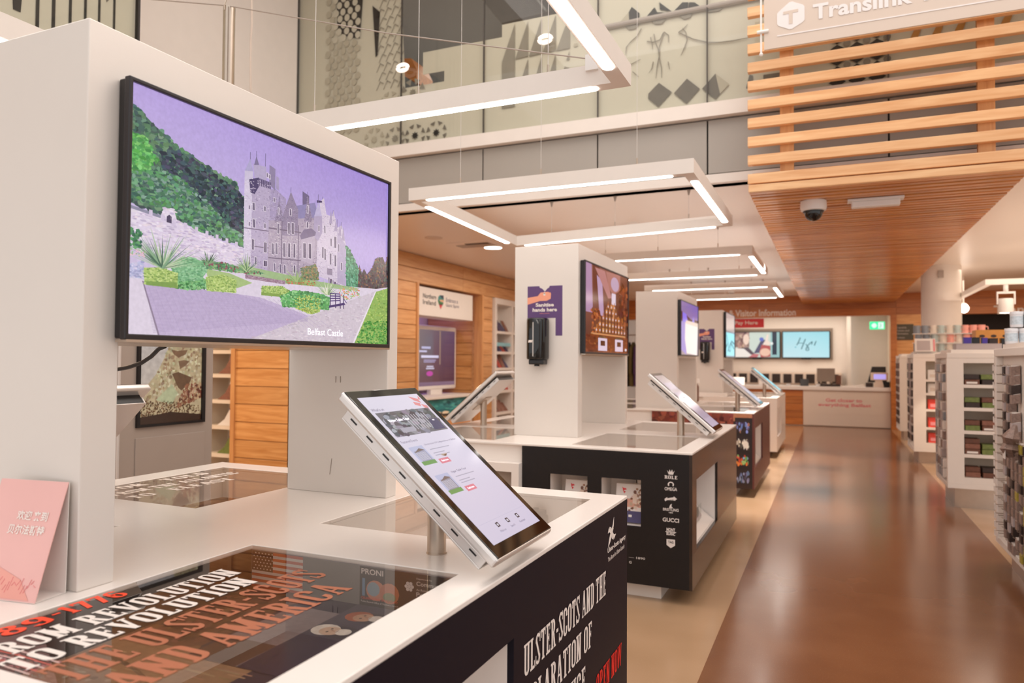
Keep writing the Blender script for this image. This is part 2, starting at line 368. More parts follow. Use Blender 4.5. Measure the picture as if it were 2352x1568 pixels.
mat('led', '#fff4ea', .5, emit=9.0, ecol='#fff7f0'); mat('lamp_glow', '#fff0e0', .5, emit=14.0, ecol='#ffeedd'); mat('soft_glow', '#fff2e6', .5, emit=.75, ecol='#fff2e6'); mat('violet_led', '#8a78ff', .5, emit=3.0, ecol='#8c78ff')
mat('grey_lamp', '#d9d2cc', .3); mat('vent_dark', '#4c3a30', .6); mat('exit_green', '#19c27c', .5, emit=.9, ecol='#3fd695'); mat('red_sign', '#d9141c', .45); mat('olive_sign', '#4b4331', .5)
mat('sanit_purple', '#5e3f73', .5); mat('skin_print', '#f0a184', .5); mat('sanit_pink', '#e58a8c', .5); mat('pink_sign', '#e9b3ac', .4, var=.04); mat('frame_grey', '#8f7f72', .4)
mat('counter_white', '#e4d3c4', .35); mat('wood_crate', '#c98a3e', .5, var=.12, vscale=15); mat('garment_dark', '#2b211f', .9, var=.5, vscale=14); mat('garment_olive', '#6a5c33', .9, var=.3, vscale=14); mat('garment_purple', '#5d3f66', .9, var=.3, vscale=14); mat('garment_orange', '#b3502c', .9, var=.3, vscale=14)
mat('paper_white', '#e9e1da', .6, var=.03); mat('brochure_navy', '#4a4468', .5, var=.2, vscale=20); mat('brochure_brown', '#8a5a48', .5, var=.4, vscale=35); mat('brochure_red', '#b64538', .5, var=.3, vscale=35); mat('brochure_teal', '#8fc3cc', .5, var=.1); mat('brochure_purple', '#4d3f5e', .5, var=.4, vscale=35)
mat('box_red', '#e5381f', .45, var=.1, vscale=25); mat('box_brown', '#6d4433', .5, var=.5, vscale=45); mat('box_green', '#6f7c3f', .5, var=.5, vscale=45); mat('box_dark', '#33241f', .5, var=.6, vscale=45); mat('packet_print', '#8d766c', .45, var=.6, vscale=70); mat('packet_yellow', '#a8963c', .45, var=.5, vscale=70)
mat('mug_teal', '#b9c6c3', .3, var=.15, vscale=40); mat('mug_cream', '#e0d3c5', .3, var=.1, vscale=40); mat('mug_pink', '#f0a89a', .3, var=.1, vscale=40); mat('mug_grey', '#8d9299', .3, var=.3, vscale=40); mat('tub_white', '#e4e2e4', .35); mat('tub_label', '#c2cbd2', .4, var=.35, vscale=60); mat('purple_box', '#4a35a0', .4); mat('grey_box', '#b6a8a6', .5)
wood('plank_wood', '#c88a50', '#e0a870', 1); wood('plank_wood_x', '#c98848', '#e4a96a', 0); wood('slat_wood', '#e4aa76', '#f5c896', 0); wood('ceiling_wood', '#c4783c', '#de9a56', 0, rough=.24); wood('header_wood', '#b06428', '#c87c3c', 0, rough=.4); wood('post_wood', '#c98a52', '#dfa468', 2)
glass('case_glass', '#f8f6f4', ior=1.75); glass('clear_glass', '#f7f8f5'); glass('lamp_glass', '#d8cfc8')
picmat('screen_pic', emit=.75, rough=.12); picmat('castle_pic', emit=.76, rough=.14, noise=.06, nscale=90); picmat('photo_print', rough=.4, noise=.12, nscale=60); picmat('flat_print', rough=.45); picmat('rock_pic', emit=.5, rough=.2, noise=.16, nscale=28)
# ================================================================ the setting
def floor_mat(name, c1, c2, speck, rough):
    m = bpy.data.materials.new(name); m.use_nodes = True; nt = m.node_tree; b = nt.nodes['Principled BSDF']; tc = nt.nodes.new('ShaderNodeTexCoord')
    n = nt.nodes.new('ShaderNodeTexNoise'); n.inputs['Scale'].default_value = 2.2; n.inputs['Detail'].default_value = 2; nt.links.new(tc.outputs['Object'], n.inputs['Vector'])
    cr = nt.nodes.new('ShaderNodeValToRGB'); cr.color_ramp.elements[0].position = .2; cr.color_ramp.elements[1].position = .8
    cr.color_ramp.elements[0].color = lin(c1)+(1,); cr.color_ramp.elements[1].color = lin(c2)+(1,); nt.links.new(n.outputs['Fac'], cr.inputs[0])
    v = nt.nodes.new('ShaderNodeTexVoronoi'); v.inputs['Scale'].default_value = 110; nt.links.new(tc.outputs['Object'], v.inputs['Vector'])
    lt = nt.nodes.new('ShaderNodeMath'); lt.operation = 'LESS_THAN'; lt.inputs[1].default_value = .16; nt.links.new(v.outputs['Distance'], lt.inputs[0])
    mu = nt.nodes.new('ShaderNodeMath'); mu.operation = 'MULTIPLY'; mu.inputs[1].default_value = .2; nt.links.new(lt.outputs[0], mu.inputs[0])
    mx = nt.nodes.new('ShaderNodeMix'); mx.data_type = 'RGBA'; nt.links.new(mu.outputs[0], mx.inputs[0]); nt.links.new(cr.outputs[0], mx.inputs[6]); mx.inputs[7].default_value = lin(speck)+(1,)
    nt.links.new(mx.outputs[2], b.inputs['Base Color'])
    mr = nt.nodes.new('ShaderNodeMapRange'); mr.inputs[3].default_value = rough*.92; mr.inputs[4].default_value = rough*1.08; nt.links.new(n.outputs['Fac'], mr.inputs[0]); nt.links.new(mr.outputs[0], b.inputs['Roughness'])
    MATS[name] = m
floor_mat('floor_beige', '#a98868', '#b89676', '#c9b39a', .17); floor_mat('floor_brown', '#704830', '#80563a', '#ab8a66', .18)
fl = struct(MB((0, 0, 0)).box(-9.5, 7, -3, 22.2, -.12, 0).build('floor', 'floor_beige'))
part('dark_strip', MB().box(-.6, 1.26, -3, 19.1, 0, .002), 'floor_brown', fl)
cl = MB((0, 0, 3.2)); cl.box(-9.5, -.66, 6.86, 22.2, 3.2, 3.32); cl.box(1.40, 7, 6.86, 22.2, 3.2, 3.32); cl.box(-.66, 1.40, 19.3, 22.2, 3.2, 3.32); cl.box(-9.5, -5.4, -1.5, 6.86, 3.2, 3.32)
ceil_o = struct(cl.build('ceiling', 'ceiling_paint'))
void = struct(MB((0, 0, 6.5)).box(-9.5, 7, 2.4, 6.75, 6.5, 6.6).build('ceiling', 'ceiling_paint'))
# front gallery edge: fascia panes, ledge, film-covered glass
wf = struct(MB((0, 6.8, 3.2)).box(-5.9, 6.5, 6.86, 6.98, 3.2, 3.8).build('wall_front', 'joint_dark'))
jx = [-5.9, -4.62, -3.36, -2.10, -1.04, .454, 1.72, 3.0, 4.3, 6.5]
for a, b in zip(jx, jx[1:]): part('fascia_pane', MB().box(a+.008, b-.008, 6.80, 6.86, 3.29, 3.785), 'fascia_film', wf)
part('bottom_trim', MB().box(-5.9, 6.5, 6.79, 6.86, 3.2, 3.28), 'white_paint', wf)
part('ledge', MB().box(-5.9, 6.5, 6.72, 6.98, 3.80, 3.93), 'white_paint', wf)
jg = [-5.86, -4.39, -3.36, -2.10, -1.043, .454, 1.72, 3.0, 4.3, 6.5]
for a, b in zip(jg, jg[1:]): part('glass_pane', MB().box(a+.006, b-.006, 6.80, 6.812, 3.93, 6.5), 'clear_glass', wf)
for x in jg[:6]: part('pane_joint', MB().box(x-.006, x+.006, 6.795, 6.815, 3.93, 6.5), 'joint_dark', wf)
def flat(name, m, polys, y, parent): 
    mb = MB()
    for p in polys: mb.prism([(a, y, b) for a, b in p], (0, .002, 0))
    return part(name, mb, m, parent)
FY = 6.826
flat('frosted_film', 'frost_film', [[(-5.86, 3.93), (-4.36, 3.93), (-4.36, 4.612), (-4.415, 5.585), (-4.44, 6.5), (-5.86, 6.5)],
    [(-4.36, 3.93), (6.5, 3.93), (6.5, 4.60), (-4.36, 4.60)], [(-4.129, 4.716), (-3.858, 4.716), (-3.858, 4.60), (-3.165, 4.60), (-3.165, 4.966), (-4.129, 4.963)], [(-3.165, 4.6), (-2.38, 4.6), (-2.38, 5.097), (-3.165, 5.097)], [(-2.38, 4.6), (6.5, 4.6), (6.5, 6.5), (-2.38, 6.5)]], FY+.012, wf)
flat('film_dark_patch', 'frit_black', [[(-5.357, 6.3), (-4.93, 6.3), (-4.943, 5.69), (-4.975, 5.27), (-5.117, 5.305), (-5.30, 5.411), (-5.30, 5.584)], [(-4.802, 5.617), (-4.701, 5.526), (-4.726, 5.029), (-4.752, 5.011)]], FY, wf)
mb = MB(); mc = MB()
for j in range(26):
    for i in range(8):
        x = -5.42+i*.105+(.052 if j % 2 else 0)+R.uniform(-.008, .008); z = 4.22+j*.078+R.uniform(-.006, .006)
        if x > -4.96-.0*(z) or x < -5.5+.12*(5.6-z)*0: continue
        (mb if z > 5.3 and x > -5.34 else mc).prism([(p, FY-.003, q) for p, q in ell(x, z, .037, .042, n=12)[:-1]], (0, .002, 0))
part('film_dot', mb, 'frit_light', wf, kind='stuff'); part('film_dot', mc, 'frit_mid', wf, kind='stuff')
mb = MB()
for j in range(26):                      # brick-pattern strip: thin dark joints leaning to the right
    z = 4.62+j*.105
    for i in range(4):
        x = -4.74+i*.095+(j % 2)*.03
        if x < -4.42: mb.prism([(x, FY, z), (x+.008, FY, z), (x+.06, FY, z+.10), (x+.052, FY, z+.10)], (0, .002, 0))
        if x < -4.48: mb.prism([(x+.052, FY, z+.10), (x+.056, FY, z+.088), (x+.10, FY, z+.062), (x+.10, FY, z+.074)], (0, .002, 0))
part('film_brick_joint', mb, 'frit_grey', wf, kind='stuff')
def star(x, z, s, col, cen, full=True):
    for k in range(8):
        a0, a1 = k*math.pi/4+.13, (k+1)*math.pi/4-.13; r1 = s*(.62 if k % 1 == 0 else .6)
        flat('film_star_wedge', col, [[(x+math.cos((a0+a1)/2)*.085, z+math.sin((a0+a1)/2)*.085), (x+math.cos(a0)*s*.92, z+math.sin(a0)*s*.92), (x+math.cos(a1)*s*.92, z+math.sin(a1)*s*.92)]], FY, wf)
    pts = [(x+math.cos(k*math.pi/8)*(.045 if k % 2 == 0 else .026), z+math.sin(k*math.pi/8)*(.045 if k % 2 == 0 else .026)) for k in range(16)]
    flat('film_star_centre', cen, [pts], FY-.003, wf)
star(-3.946, 4.042, .14, 'frit_dark', 'frit_black'); star(-4.217, 4.042, .14, 'frit_dark', 'frit_black'); star(-4.478, 4.042, .14, 'frit_grey', 'frit_grey'); star(-4.25, 4.53, .17, 'frit_grey', 'frit_grey'); star(-4.55, 4.45, .15, 'frit_mid', 'frit_mid'); star(-4.76, 4.06, .15, 'frit_mid', 'frit_mid')
TRI = [[(-3.013, 5.076), (-3.009, 4.2), (-3.157, 4.2), (-3.159, 4.691)], [(-2.863, 5.073), (-2.861, 4.707), (-3.006, 4.699)], [(-2.711, 5.08), (-2.709, 4.713), (-2.852, 4.701)], [(-2.557, 5.083), (-2.555, 4.715), (-2.702, 4.708)], [(-2.404, 5.06), (-2.403, 4.713), (-2.549, 4.71)], [(-2.861, 4.679), (-2.86, 4.38), (-2.97, 4.37)], [(-2.71, 4.682), (-2.709, 4.38), (-2.81, 4.37)], [(-2.555, 4.683), (-2.554, 4.38), (-2.66, 4.37)], [(-2.407, 4.686), (-2.407, 4.595), (-2.44, 4.597)], [(-2.407, 4.512), (-2.406, 4.40), (-2.51, 4.40), (-2.456, 4.536)]]
for t in TRI: flat('film_triangle', 'frit_grey', [t], FY, wf)
DIA = [[(-1.498, 4.222), (-1.375, 4.114), (-1.503, 3.987), (-1.601, 4.082), (-1.601, 4.131)], [(-1.233, 4.221), (-1.113, 4.107), (-1.238, 3.982), (-1.356, 4.1)], [(-.971, 4.228), (-.91, 4.17), (-.93, 4.03), (-.971, 3.987), (-1.093, 4.104)], [(-1.527, 3.941), (-1.503, 3.957), (-1.471, 3.937)], [(-1.264, 3.942), (-1.238, 3.966), (-1.21, 3.941)], [(-1.002, 3.944), (-.971, 3.968), (-.941, 3.94)]]
for t in DIA: flat('film_diamond', 'frit_dark', [t], FY, wf)
flat('film_diamond', 'frit_mid', [[(-.971, 4.228), (-.848, 4.111), (-.93, 4.03)]], FY-.003, wf)
TRAP = [[(-1.838, 4.835), (-1.689, 4.83), (-1.729, 4.788), (-1.791, 4.79)], [(-1.573, 4.831), (-1.426, 4.835), (-1.467, 4.789), (-1.534, 4.795)], [(-1.334, 4.856), (-1.173, 4.844), (-1.204, 4.796), (-1.262, 4.795)], [(-1.051, 4.843), (-.891, 4.846), (-.933, 4.81), (-1.032, 4.817)], [(-2.173, 4.857), (-2.105, 4.854), (-2.108, 4.818), (-2.173, 4.823)]]
for t in TRAP: flat('film_trapezoid', 'frit_grey', [t], FY-.003, wf)
UPT = [[(-1.765, 5.011), (-1.69, 4.935), (-1.69, 4.892), (-1.791, 4.882), (-1.795, 4.965)], [(-1.541, 4.964), (-1.515, 4.91), (-1.4, 4.882), (-1.515, 4.885), (-1.624, 4.883)], [(-1.496, 5.004), (-1.375, 4.89), (-1.489, 4.931)], [(-1.359, 4.887), (-1.275, 4.96), (-1.219, 4.948), (-1.225, 4.893)], [(-1.213, 4.947), (-1.163, 4.937), (-1.114, 4.893), (-1.219, 4.894)]]
for t in UPT: flat('film_triangle', 'frit_black', [t], FY, wf)
flat('film_triangle', 'frit_mid', [[(-1.795, 4.965), (-1.791, 4.882), (-1.888, 4.88)]], FY, wf)
for k in range(7): flat('film_tile', 'frit_mid', [[(-2.36+.05*(k % 3), 4.72+.05*k), (-2.32+.05*(k % 3), 4.72+.05*k), (-2.32+.05*(k % 3), 4.75+.05*k), (-2.36+.05*(k % 3), 4.75+.05*k)]], FY, wf)
part('rail_beam', MB().tube([(-2.35, FY-.006, 4.85), (-.4, FY-.006, 4.868)], .028), 'fascia_film', wf)
VINE = [[(-1.67, 4.778), (-1.709, 4.713), (-1.775, 4.666), (-1.817, 4.621), (-1.824, 4.543)], [(-1.451, 4.705), (-1.47, 4.638), (-1.495, 4.565), (-1.492, 4.488), (-1.514, 4.388), (-1.527, 4.268)], [(-1.547, 4.703), (-1.534, 4.624), (-1.502, 4.541), (-1.492, 4.455), (-1.473, 4.356), (-1.471, 4.266)], [(-1.579, 4.677), (-1.566, 4.616), (-1.558, 4.557)], [(-1.614, 4.644), (-1.553, 4.624), (-1.489, 4.635), (-1.457, 4.7)], [(-1.312, 4.677), (-1.262, 4.703), (-1.225, 4.74)], [(-1.312, 4.677), (-1.17, 4.585), (-1.042, 4.534), (-.928, 4.514), (-.809, 4.508), (-.681, 4.513)], [(-1.275, 4.711), (-1.241, 4.661), (-1.231, 4.589), (-1.256, 4.518), (-1.287, 4.453)], [(-1.553, 4.433), (-1.566, 4.371), (-1.595, 4.33)], [(-1.774, 4.444), (-1.679, 4.477)], [(-1.754, 4.369), (-1.695, 4.31)], [(-1.41, 4.41), (-1.397, 4.337)], [(-1.445, 4.704), (-1.406, 4.665), (-1.406, 4.595)]]
for v in VINE: part('film_vine_line', MB().tube([(a, FY-.002, b) for a, b in v], [.0045]*(len(v)-1)+[.002], 6), 'frit_grey', wf)
for i in range(3):                       # rosette pattern seen through the slats
    for j in range(5):
        x, z = .06+i*.155, 3.99+j*.095
        flat('film_rosette', 'frit_black', [[(x-.07, z), (x, z-.045), (x+.07, z), (x, z+.045)]], FY, wf)
        flat('film_rosette', 'frit_grey', [ell(x+.0775, z+.047, .03, .03, n=10)[:-1]], FY-.002, wf)
for k in range(5): flat('film_stripe', 'wood_crate', [[(.62+k*.16, 4.28), (.68+k*.16, 4.28), (.74+k*.16, 4.45), (.70+k*.16, 4.45)]], FY, wf)
flat('film_letter_block', 'frit_dark', [[(-.70, 4.05), (-.64, 4.02), (-.64, 4.16), (-.67, 4.17)], [(-.55, 4.06), (-.36, 4.06), (-.36, 4.15), (-.55, 4.15)]], FY, wf)
# gallery interior behind the glass
gb = struct(MB((0, 10, 3.8)).box(-9.5, 7, 10.4, 10.5, 3.4, 8.5).build('wall_gallery', 'gallery_grey'))
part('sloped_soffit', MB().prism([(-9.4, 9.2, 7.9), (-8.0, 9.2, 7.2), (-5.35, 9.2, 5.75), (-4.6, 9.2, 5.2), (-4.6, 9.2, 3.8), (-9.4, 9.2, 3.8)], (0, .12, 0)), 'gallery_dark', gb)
part('wood_bench', MB().prism([(-5.14, 7.9, 5.30), (-5.10, 7.9, 5.47), (-4.95, 7.9, 5.45), (-4.86, 7.9, 5.28), (-4.86, 7.9, 5.12), (-5.0, 7.9, 5.20)], (0, .4, 0)), 'header_wood', gb)
part('skylight_box', MB().prism([(-4.75, 9.4, 6.95), (-3.2, 9.4, 7.15), (-3.2, 9.4, 6.5), (-4.36, 9.4, 6.45)], (0, .3, 0)), 'frit_dark', gb)
for k in range(7): part('vent_slat', MB().obox((-3.75+k*.12, 9.36, 6.62+k*.012), (.018, 0, .0), (0, .03, 0), (-.10, 0, .14)), 'fascia_film', gb)
part('gallery_ceiling', MB().box(-9.5, 7, 6.9, 10.5, 8.4, 8.5), 'gallery_grey', gb); part('gallery_side', MB().box(-9.5, -9.4, 6.9, 10.4, 3.8, 8.4), 'gallery_grey', gb); part('gallery_floor', MB().box(-9.5, 6.5, 6.98, 10.4, 3.4, 3.8), 'gallery_grey', gb)
# side gallery (left) with its ledge, film strips and return wall
wl = struct(MB((-5.4, 2, 3.32)).box(-5.6, -5.42, -1.5, 4.26, 3.32, 3.81).build('wall_left_gallery', 'cream_paint'))
part('ledge', MB().box(-5.62, -5.35, -1.5, 4.26, 3.81, 3.965), 'white_paint', wl)
part('glass_pane', MB().box(-5.40, -5.388, -1.5, 4.25, 3.965, 6.4), 'clear_glass', wl)
mb = MB(); part('frosted_film', MB().box(-5.43, -5.426, -1.5, 4.25, 3.965, 6.4), 'frost_film', wl)
for a, b in ((3.42, 3.445), (3.541, 3.566), (3.674, 3.695), (3.798, 3.818), (3.917, 3.935), (4.05, 4.068)): part('film_strip', MB().box(-5.424, -5.42, a, b, 3.97, 6.3 if a < 3.9 else 4.56), 'frit_black', wl)
part('film_patch', MB().prism([(-5.42, 3.258, 4.08), (-5.42, 3.31, 4.08), (-5.42, 3.33, 4.4), (-5.42, 3.24, 4.4)], (-.004, 0, 0)), 'frit_black', wl)
for p in ([(3.99, 4.47), (4.03, 4.53), (4.02, 4.75), (3.95, 4.75), (3.97, 4.55)], [(4.05, 4.52), (4.09, 4.58), (4.09, 4.8), (4.04, 4.8), (4.03, 4.55)], [(4.11, 4.55), (4.15, 4.58), (4.15, 4.85), (4.10, 4.85)]): part('film_leaf', MB().prism([(-5.42, a, b) for a, b in p], (-.004, 0, 0)), 'frit_dark', wl)
part('end_joint', MB().box(-5.42, -5.38, 4.25, 4.27, 3.965, 6.4), 'frit_black', wl)
part('side_gallery_back', MB().box(-7.0, -6.9, -1.5, 4.6, 3.8, 6.5), 'gallery_grey', wl)
wu = struct(MB((-5.9, 5.7, 3.32)).box(-6.1, -5.86, 4.42, 6.8, 3.32, 6.5).build('wall_left_upper', 'white_paint'))
# plank walls
PL = [3.2-k*.22 for k in range(15)]
lw = struct(MB((-6, 13, 0)).box(-6.1, -5.93, 6.98, 9.69, 0, 3.2).box(-6.1, -5.93, 14.1, 19.2, 0, 3.2).box(-6.1, -5.93, 9.69, 14.1, 2.76, 3.2).box(-6.1, -5.93, 11.94, 12.43, 0, 2.76).box(-7.2, -7.1, 9.5, 12.2, 0, 2.76).box(-7.1, -6.0, 9.5, 9.66, 0, 2.76).box(-7.1, -6.1, 11.99, 12.15, 0, 2.76).box(-7.1, -6.1, 9.6, 12, 2.76, 2.9).build('wall_left', 'plank_wood'))
def planks(parent, axis, pos, th, a0, a1, zt, zb, m, gap=.009):
    for k in range(14):
        z1, z0 = PL[k]-gap, PL[k+1]
        if z1 > zt+.01 or z0 < zb-.215: continue
        mb = MB()
        if axis == 'x': mb.box(pos, pos+th, a0, a1, max(z0, zb), z1)
        else: mb.box(a0, a1, pos, pos+th, max(z0, zb), z1)
        part('plank', mb, m, parent, bevel=.003, seg=1)
planks(lw, 'x', -5.93, .03, 6.8, 9.64, 2.76, 0, 'plank_wood')
for a, b in ((6.8, 11.2), (11.2, 15.5), (15.5, 19.2)): planks(lw, 'x', -5.93, .03, a, b-.004, 3.2, 2.76, 'plank_wood')
planks(lw, 'x', -5.93, .03, 12.0, 12.40, 2.76, 0, 'plank_wood'); planks(lw, 'x', -5.93, .03, 14.12, 19.2, 2.76, 0, 'plank_wood'); planks(lw, 'y', 11.955, .03, -7.05, -5.99, 2.76, .66, 'plank_wood_x')
part('niche_trim', MB().box(-6.05, -5.885, 9.64, 9.70, 0, 2.76), 'post_wood', lw); part('niche_trim', MB().box(-6.05, -5.885, 11.93, 12.0, 0, 2.76), 'post_wood', lw)
part('niche_back', MB().box(-7.1, -7.08, 9.66, 11.99, 0, 2.76), 'white_paint', lw); part('niche_light', MB().box(-7.07, -7.0, 9.9, 11.7, 2.56, 2.58), 'violet_led', lw)
ew = struct(MB((-7, 6.9, 0)).box(-6.80, -5.93, 6.83, 6.98, 0, 3.2).box(-9.5, -6.8, 7.3, 7.4, 0, 3.2).box(-9.5, -7.35, 6.83, 7.3, 0, 3.2).box(-7.35, -6.8, 6.83, 7.3, 2.3, 3.2).build('wall_end', 'plank_wood_x'))
planks(ew, 'y', 6.80, .03, -6.76, -5.90, 3.2, 0, 'plank_wood_x')
part('corner_trim', MB().box(-6.82, -6.755, 6.78, 6.86, 0, 3.2), 'post_wood', ew)
part('recess_lining', tray(MB(), -7.35, -6.82, 6.83, 7.3, 0, 2.3, .015, '-y'), 'cream_paint', ew)
# back bulkhead and back room
bh = struct(MB((0, 19.2, 2.68)).box(-5.9, 6.5, 19.2, 19.4, 2.68, 3.2).build('wall_back_header', 'header_wood'))
for z0, z1 in ((2.68, 2.853), (2.86, 3.03), (3.037, 3.2)):
    for a, b in ((-5.9, -1.9), (-1.895, 1.4), (1.405, 6.5)): part('plank', MB().box(a, b, 19.175, 19.2, z0, z1), 'header_wood', bh)
letters('lettering', '& Visitor Information', (-2.40, 19.174, 2.71), (1, 0, 0), (0, 0, 1), 1.60, .17, 'print_white', bh, .02, lift=.004)
letters('lettering', 'Translink', (3.34, 19.174, 2.66), (1, 0, 0), (0, 0, 1), 1.15, .19, 'print_white', bh, .02, lift=.004)
bw = struct(MB((0, 21.5, 0)).box(-6.5, .48, 21.5, 21.7, 0, 3.2).box(.38, .48, 21.2, 21.5, 0, 3.2).box(.48, 1.9, 22.0, 22.2, 0, 3.2).build('wall_back', 'white_paint'))
part('room_ceiling', MB().box(-6.5, 1.5, 19.4, 22, 2.95, 3.0), 'ceiling_paint', bw)
pr = struct(MB((1.5, 19.2, 0)).box(1.28, 2.4, 19.05, 19.6, 0, 2.68).build('wall_back_right', 'plank_wood_x'))
part('post', MB().box(1.27, 1.40, 18.98, 19.06, 0, 2.68), 'header_wood', pr)
struct(MB((2, 21, 0)).box(1.38, 1.5, 19.6, 22, 0, 3.2).build('wall_corridor', 'cream_paint'))
sh = struct(MB((4.4, 20.4, 0)).box(2.4, 6.5, 21.0, 21.1, 0, 3.2).build('wall_shop', 'frit_black'))
for z in (.9, 1.5, 2.1): part('shop_shelf', MB().box(2.45, 6.4, 20.7, 21.0, z, z+.04), 'frit_dark', sh)
struct(MB((6.5, 14, 0)).box(6.5, 6.6, 6.8, 22, 0, 3.2).build('wall_right', 'cream_paint'))
struct(MB((-9.5, 3, 0)).box(-9.6, -9.5, -1.5, 7.4, 0, 3.2).build('wall_left_far', 'cream_paint'))
# round column on the right
co = struct(MB((1.72, 14.2, 0)).lathe((1.72, 14.2, 0), [(.30, 0), (.30, 3.2)], 40).build('column', 'white_paint', smooth=True))
part('speaker_box', MB().box(1.64, 1.72, 13.86, 13.92, 2.98, 3.1), 'grey_panel', co)
# slatted timber bulkhead: dropped ceiling and screen above it
tb = struct(MB((.4, 12.8, 3.07)).box(-.62, 1.36, 6.55, 19.15, 3.075, 3.19).build('trim_1', 'ceiling_wood'))
sm = None
for k in range(109):
    y = 6.47+k*.1165
    if sm is None: o = part('slat', MB().box(-.64, 1.38, y, y+.075, 3.0, 3.045), 'ceiling_wood', tb, bevel=.003, seg=1); sm = o.data; y_ref = y; sl0 = o
    else:
        o = sl0.copy(); COL.objects.link(o); o.location = (0, y-y_ref, R.uniform(-.003, .003))
for x in (-.3, .39, 1.06): part('batten', MB().box(x, x+.05, 6.5, 19.1, 3.045, 3.075), 'ceiling_wood', tb)
ts = struct(MB((.4, 6.47, 3)).box(-.391, -.281, 6.50, 6.56, 3.05, 6.4).box(1.045, 1.159, 6.50, 6.56, 3.05, 6.4).build('trim_2', 'post_wood'))
part('slat', MB().box(-.64, 2.6, 6.42, 6.47, 3.0, 3.062), 'slat_wood', ts, bevel=.004)
for k in range(12):
    z = 3.078+k*.161; part('slat', MB().box(-.648, 2.6, 6.44, 6.50, z, z+.083), 'slat_wood', ts, bevel=.004)
# ================================================================ display counters
X0, X1, XC, T = -3.14, -.81, -1.975, .97
def counter(y0, label, front_m, side_m, kind):
    y1 = y0+2.32; yc = y0+1.16
    t = thing('display_counter', label, 'counter', (XC, yc, 0), None)
    fx = [(X0+.15, X0+.88), (X1-.85, X1-.12)]; fy = [(y0+.11, y0+1.0), (y0+1.33, y0+2.18)]
    holes = [(a, b, c, d) for a, b in fx for c, d in fy]
    part('countertop', panel(MB(), 'z', .955, .015, X0, X1, y0, y1, holes), 'solid_surface', t, bevel=.003)
    for a, b in fx:
        for c, d in fy:
            part('glass_top', MB().box(a, b, c, d, .9605, .9685), 'case_glass', t)
            if not (kind == 1 and a > -2 and c < yc):
                part('case_lining', tray(MB(), a-.01, b+.01, c-.01, d+.01, .80, .955, .01, '+z'), 'solid_surface', t)
    nz = [(y0+.157, y0+1.105, .33, .78)]
    part('side_panel', panel(MB(), 'x', X1-.02, .02, y0, y1, .10, .955, nz), side_m, t)
    part('side_panel', MB().box(X0, X0+.02, y0, y1, .10, .955), side_m, t)
    n2 = [(-1.78, -1.507, .471, .775), (-1.413, -1.141, .471, .775)] if kind != 3 else [(-1.02+.03, -.86, .20, .83)]
    n2 = [] if kind == 4 else n2
    part('front_panel', panel(MB(), 'y', y0, .02, -1.986, X1-.02, .10, .955, n2), front_m, t)
    part('front_panel', panel(MB(), 'y', y0+.03, .02, X0, -1.99, .10, .955, []), 'solid_surface', t)
    part('back_panel', MB().box(X0+.02, X1-.02, y1-.02, y1, .10, .955), 'solid_surface', t)
    part('niche_lining', tray(MB(), X1-.40, X1-.02, y0+.150, y0+1.112, .323, .787, .008, '+x'), 'solid_surface', t)
    part('niche_slope', MB().prism([(X1-.36, y0+.17, .335), (X1-.03, y0+.17, .335), (X1-.36, y0+.17, .60)], (0, .92, 0)), 'solid_surface', t)
    if n2 and kind != 3:
        for a, b, c, d in n2: part('niche_lining', tray(MB(), a-.006, b+.006, y0+.02, y0+.26, c-.006, d+.006, .006, '-y'), 'solid_surface', t)
    part('plinth', MB().box(X0+.22, -1.025, y0+.08, y1-.12, 0, .10), 'white_paint', t)
    if kind != 4:
        b = part('step_unit', panel(MB(), 'y', y0-.06, .02, -3.0, -1.985, .10, .835, [(-2.55, -2.04, .40, .775)]), 'solid_surface', t)
        part('step_side', MB().box(-2.0, -1.985, y0-.04, y0+.03, .10, .835).box(-3.0, -2.0, y0-.04, y0+.03, .815, .835), 'solid_surface', t)
        part('step_lining', MB().box(-2.56, -2.03, y0+.0, y0+.025, .39, .785), 'grey_panel', t)
    return t
k1 = counter(.75, 'nearest white-topped counter with navy printed side and revolution exhibition lettering', 'navy_vinyl', 'navy_vinyl', 1)
k2 = counter(4.67, 'second counter, dark charcoal front with column of white watch and fashion logos', 'charcoal_vinyl', 'charcoal_brown_reflect', 2)
k3 = counter(8.67, 'third counter with maroon photographic front picturing shelves of curios', 'maroon_vinyl', 'maroon_vinyl', 3)
k4 = counter(12.45, 'farthest counter, plain white all over, nearest the pay desk', 'solid_surface', 'solid_surface', 4)
# counter 1: printed case and side lettering
ca, cb, cc, cd = X1-.85, X1-.12, .86, 1.75
part('case_wall', MB().box(ca-.012, ca, cc, cd, .84, .955), 'frit_black', k1); part('case_wall', MB().box(ca, cb, cd, cd+.012, .84, .955), 'print_grey', k1)
part('case_wall', MB().box(ca, cb, cc-.012, cc, .84, .955), 'print_grey', k1); part('case_wall', MB().box(cb, cb+.012, cc, cd, .84, .955), 'print_black', k1)
p = Pic(3); p.rect(0, 0, 1, 1, '#231a3a'); p.rect(0, 0, .32, 1, '#6f4532'); p.rect(.0, 0, .62, .50, '#a8805e')
for k in range(70): x = p.r.uniform(0, .6); y = p.r.uniform(0, .46); p.rect(x, y, x+p.r.uniform(.05, .14), y+.006, p.jit('#b08c6a', 22))
p.fill([(.02, .02), (.5, .02), (.5, .3), (.02, .3)], ['#7b5540', '#c0a184'], 90, .012, .008)
p.fill([(.0, .5), (.32, .5), (.32, 1), (.0, 1)], ['#4a2e22', '#7f5138', '#5d3826'], 160, .02, .02)
p.rect(.34, .47, .56, .9, '#8a7c80'); p.poly([(.34, .47), (.55, .47), (.555, .62), (.34, .62)], '#5a3c30')
p.poly([(.555, .47), (1, .47), (1, 1), (.555, 1)], ['#20173d', '#2a1d50', '#3b3550', '#4a4658'])
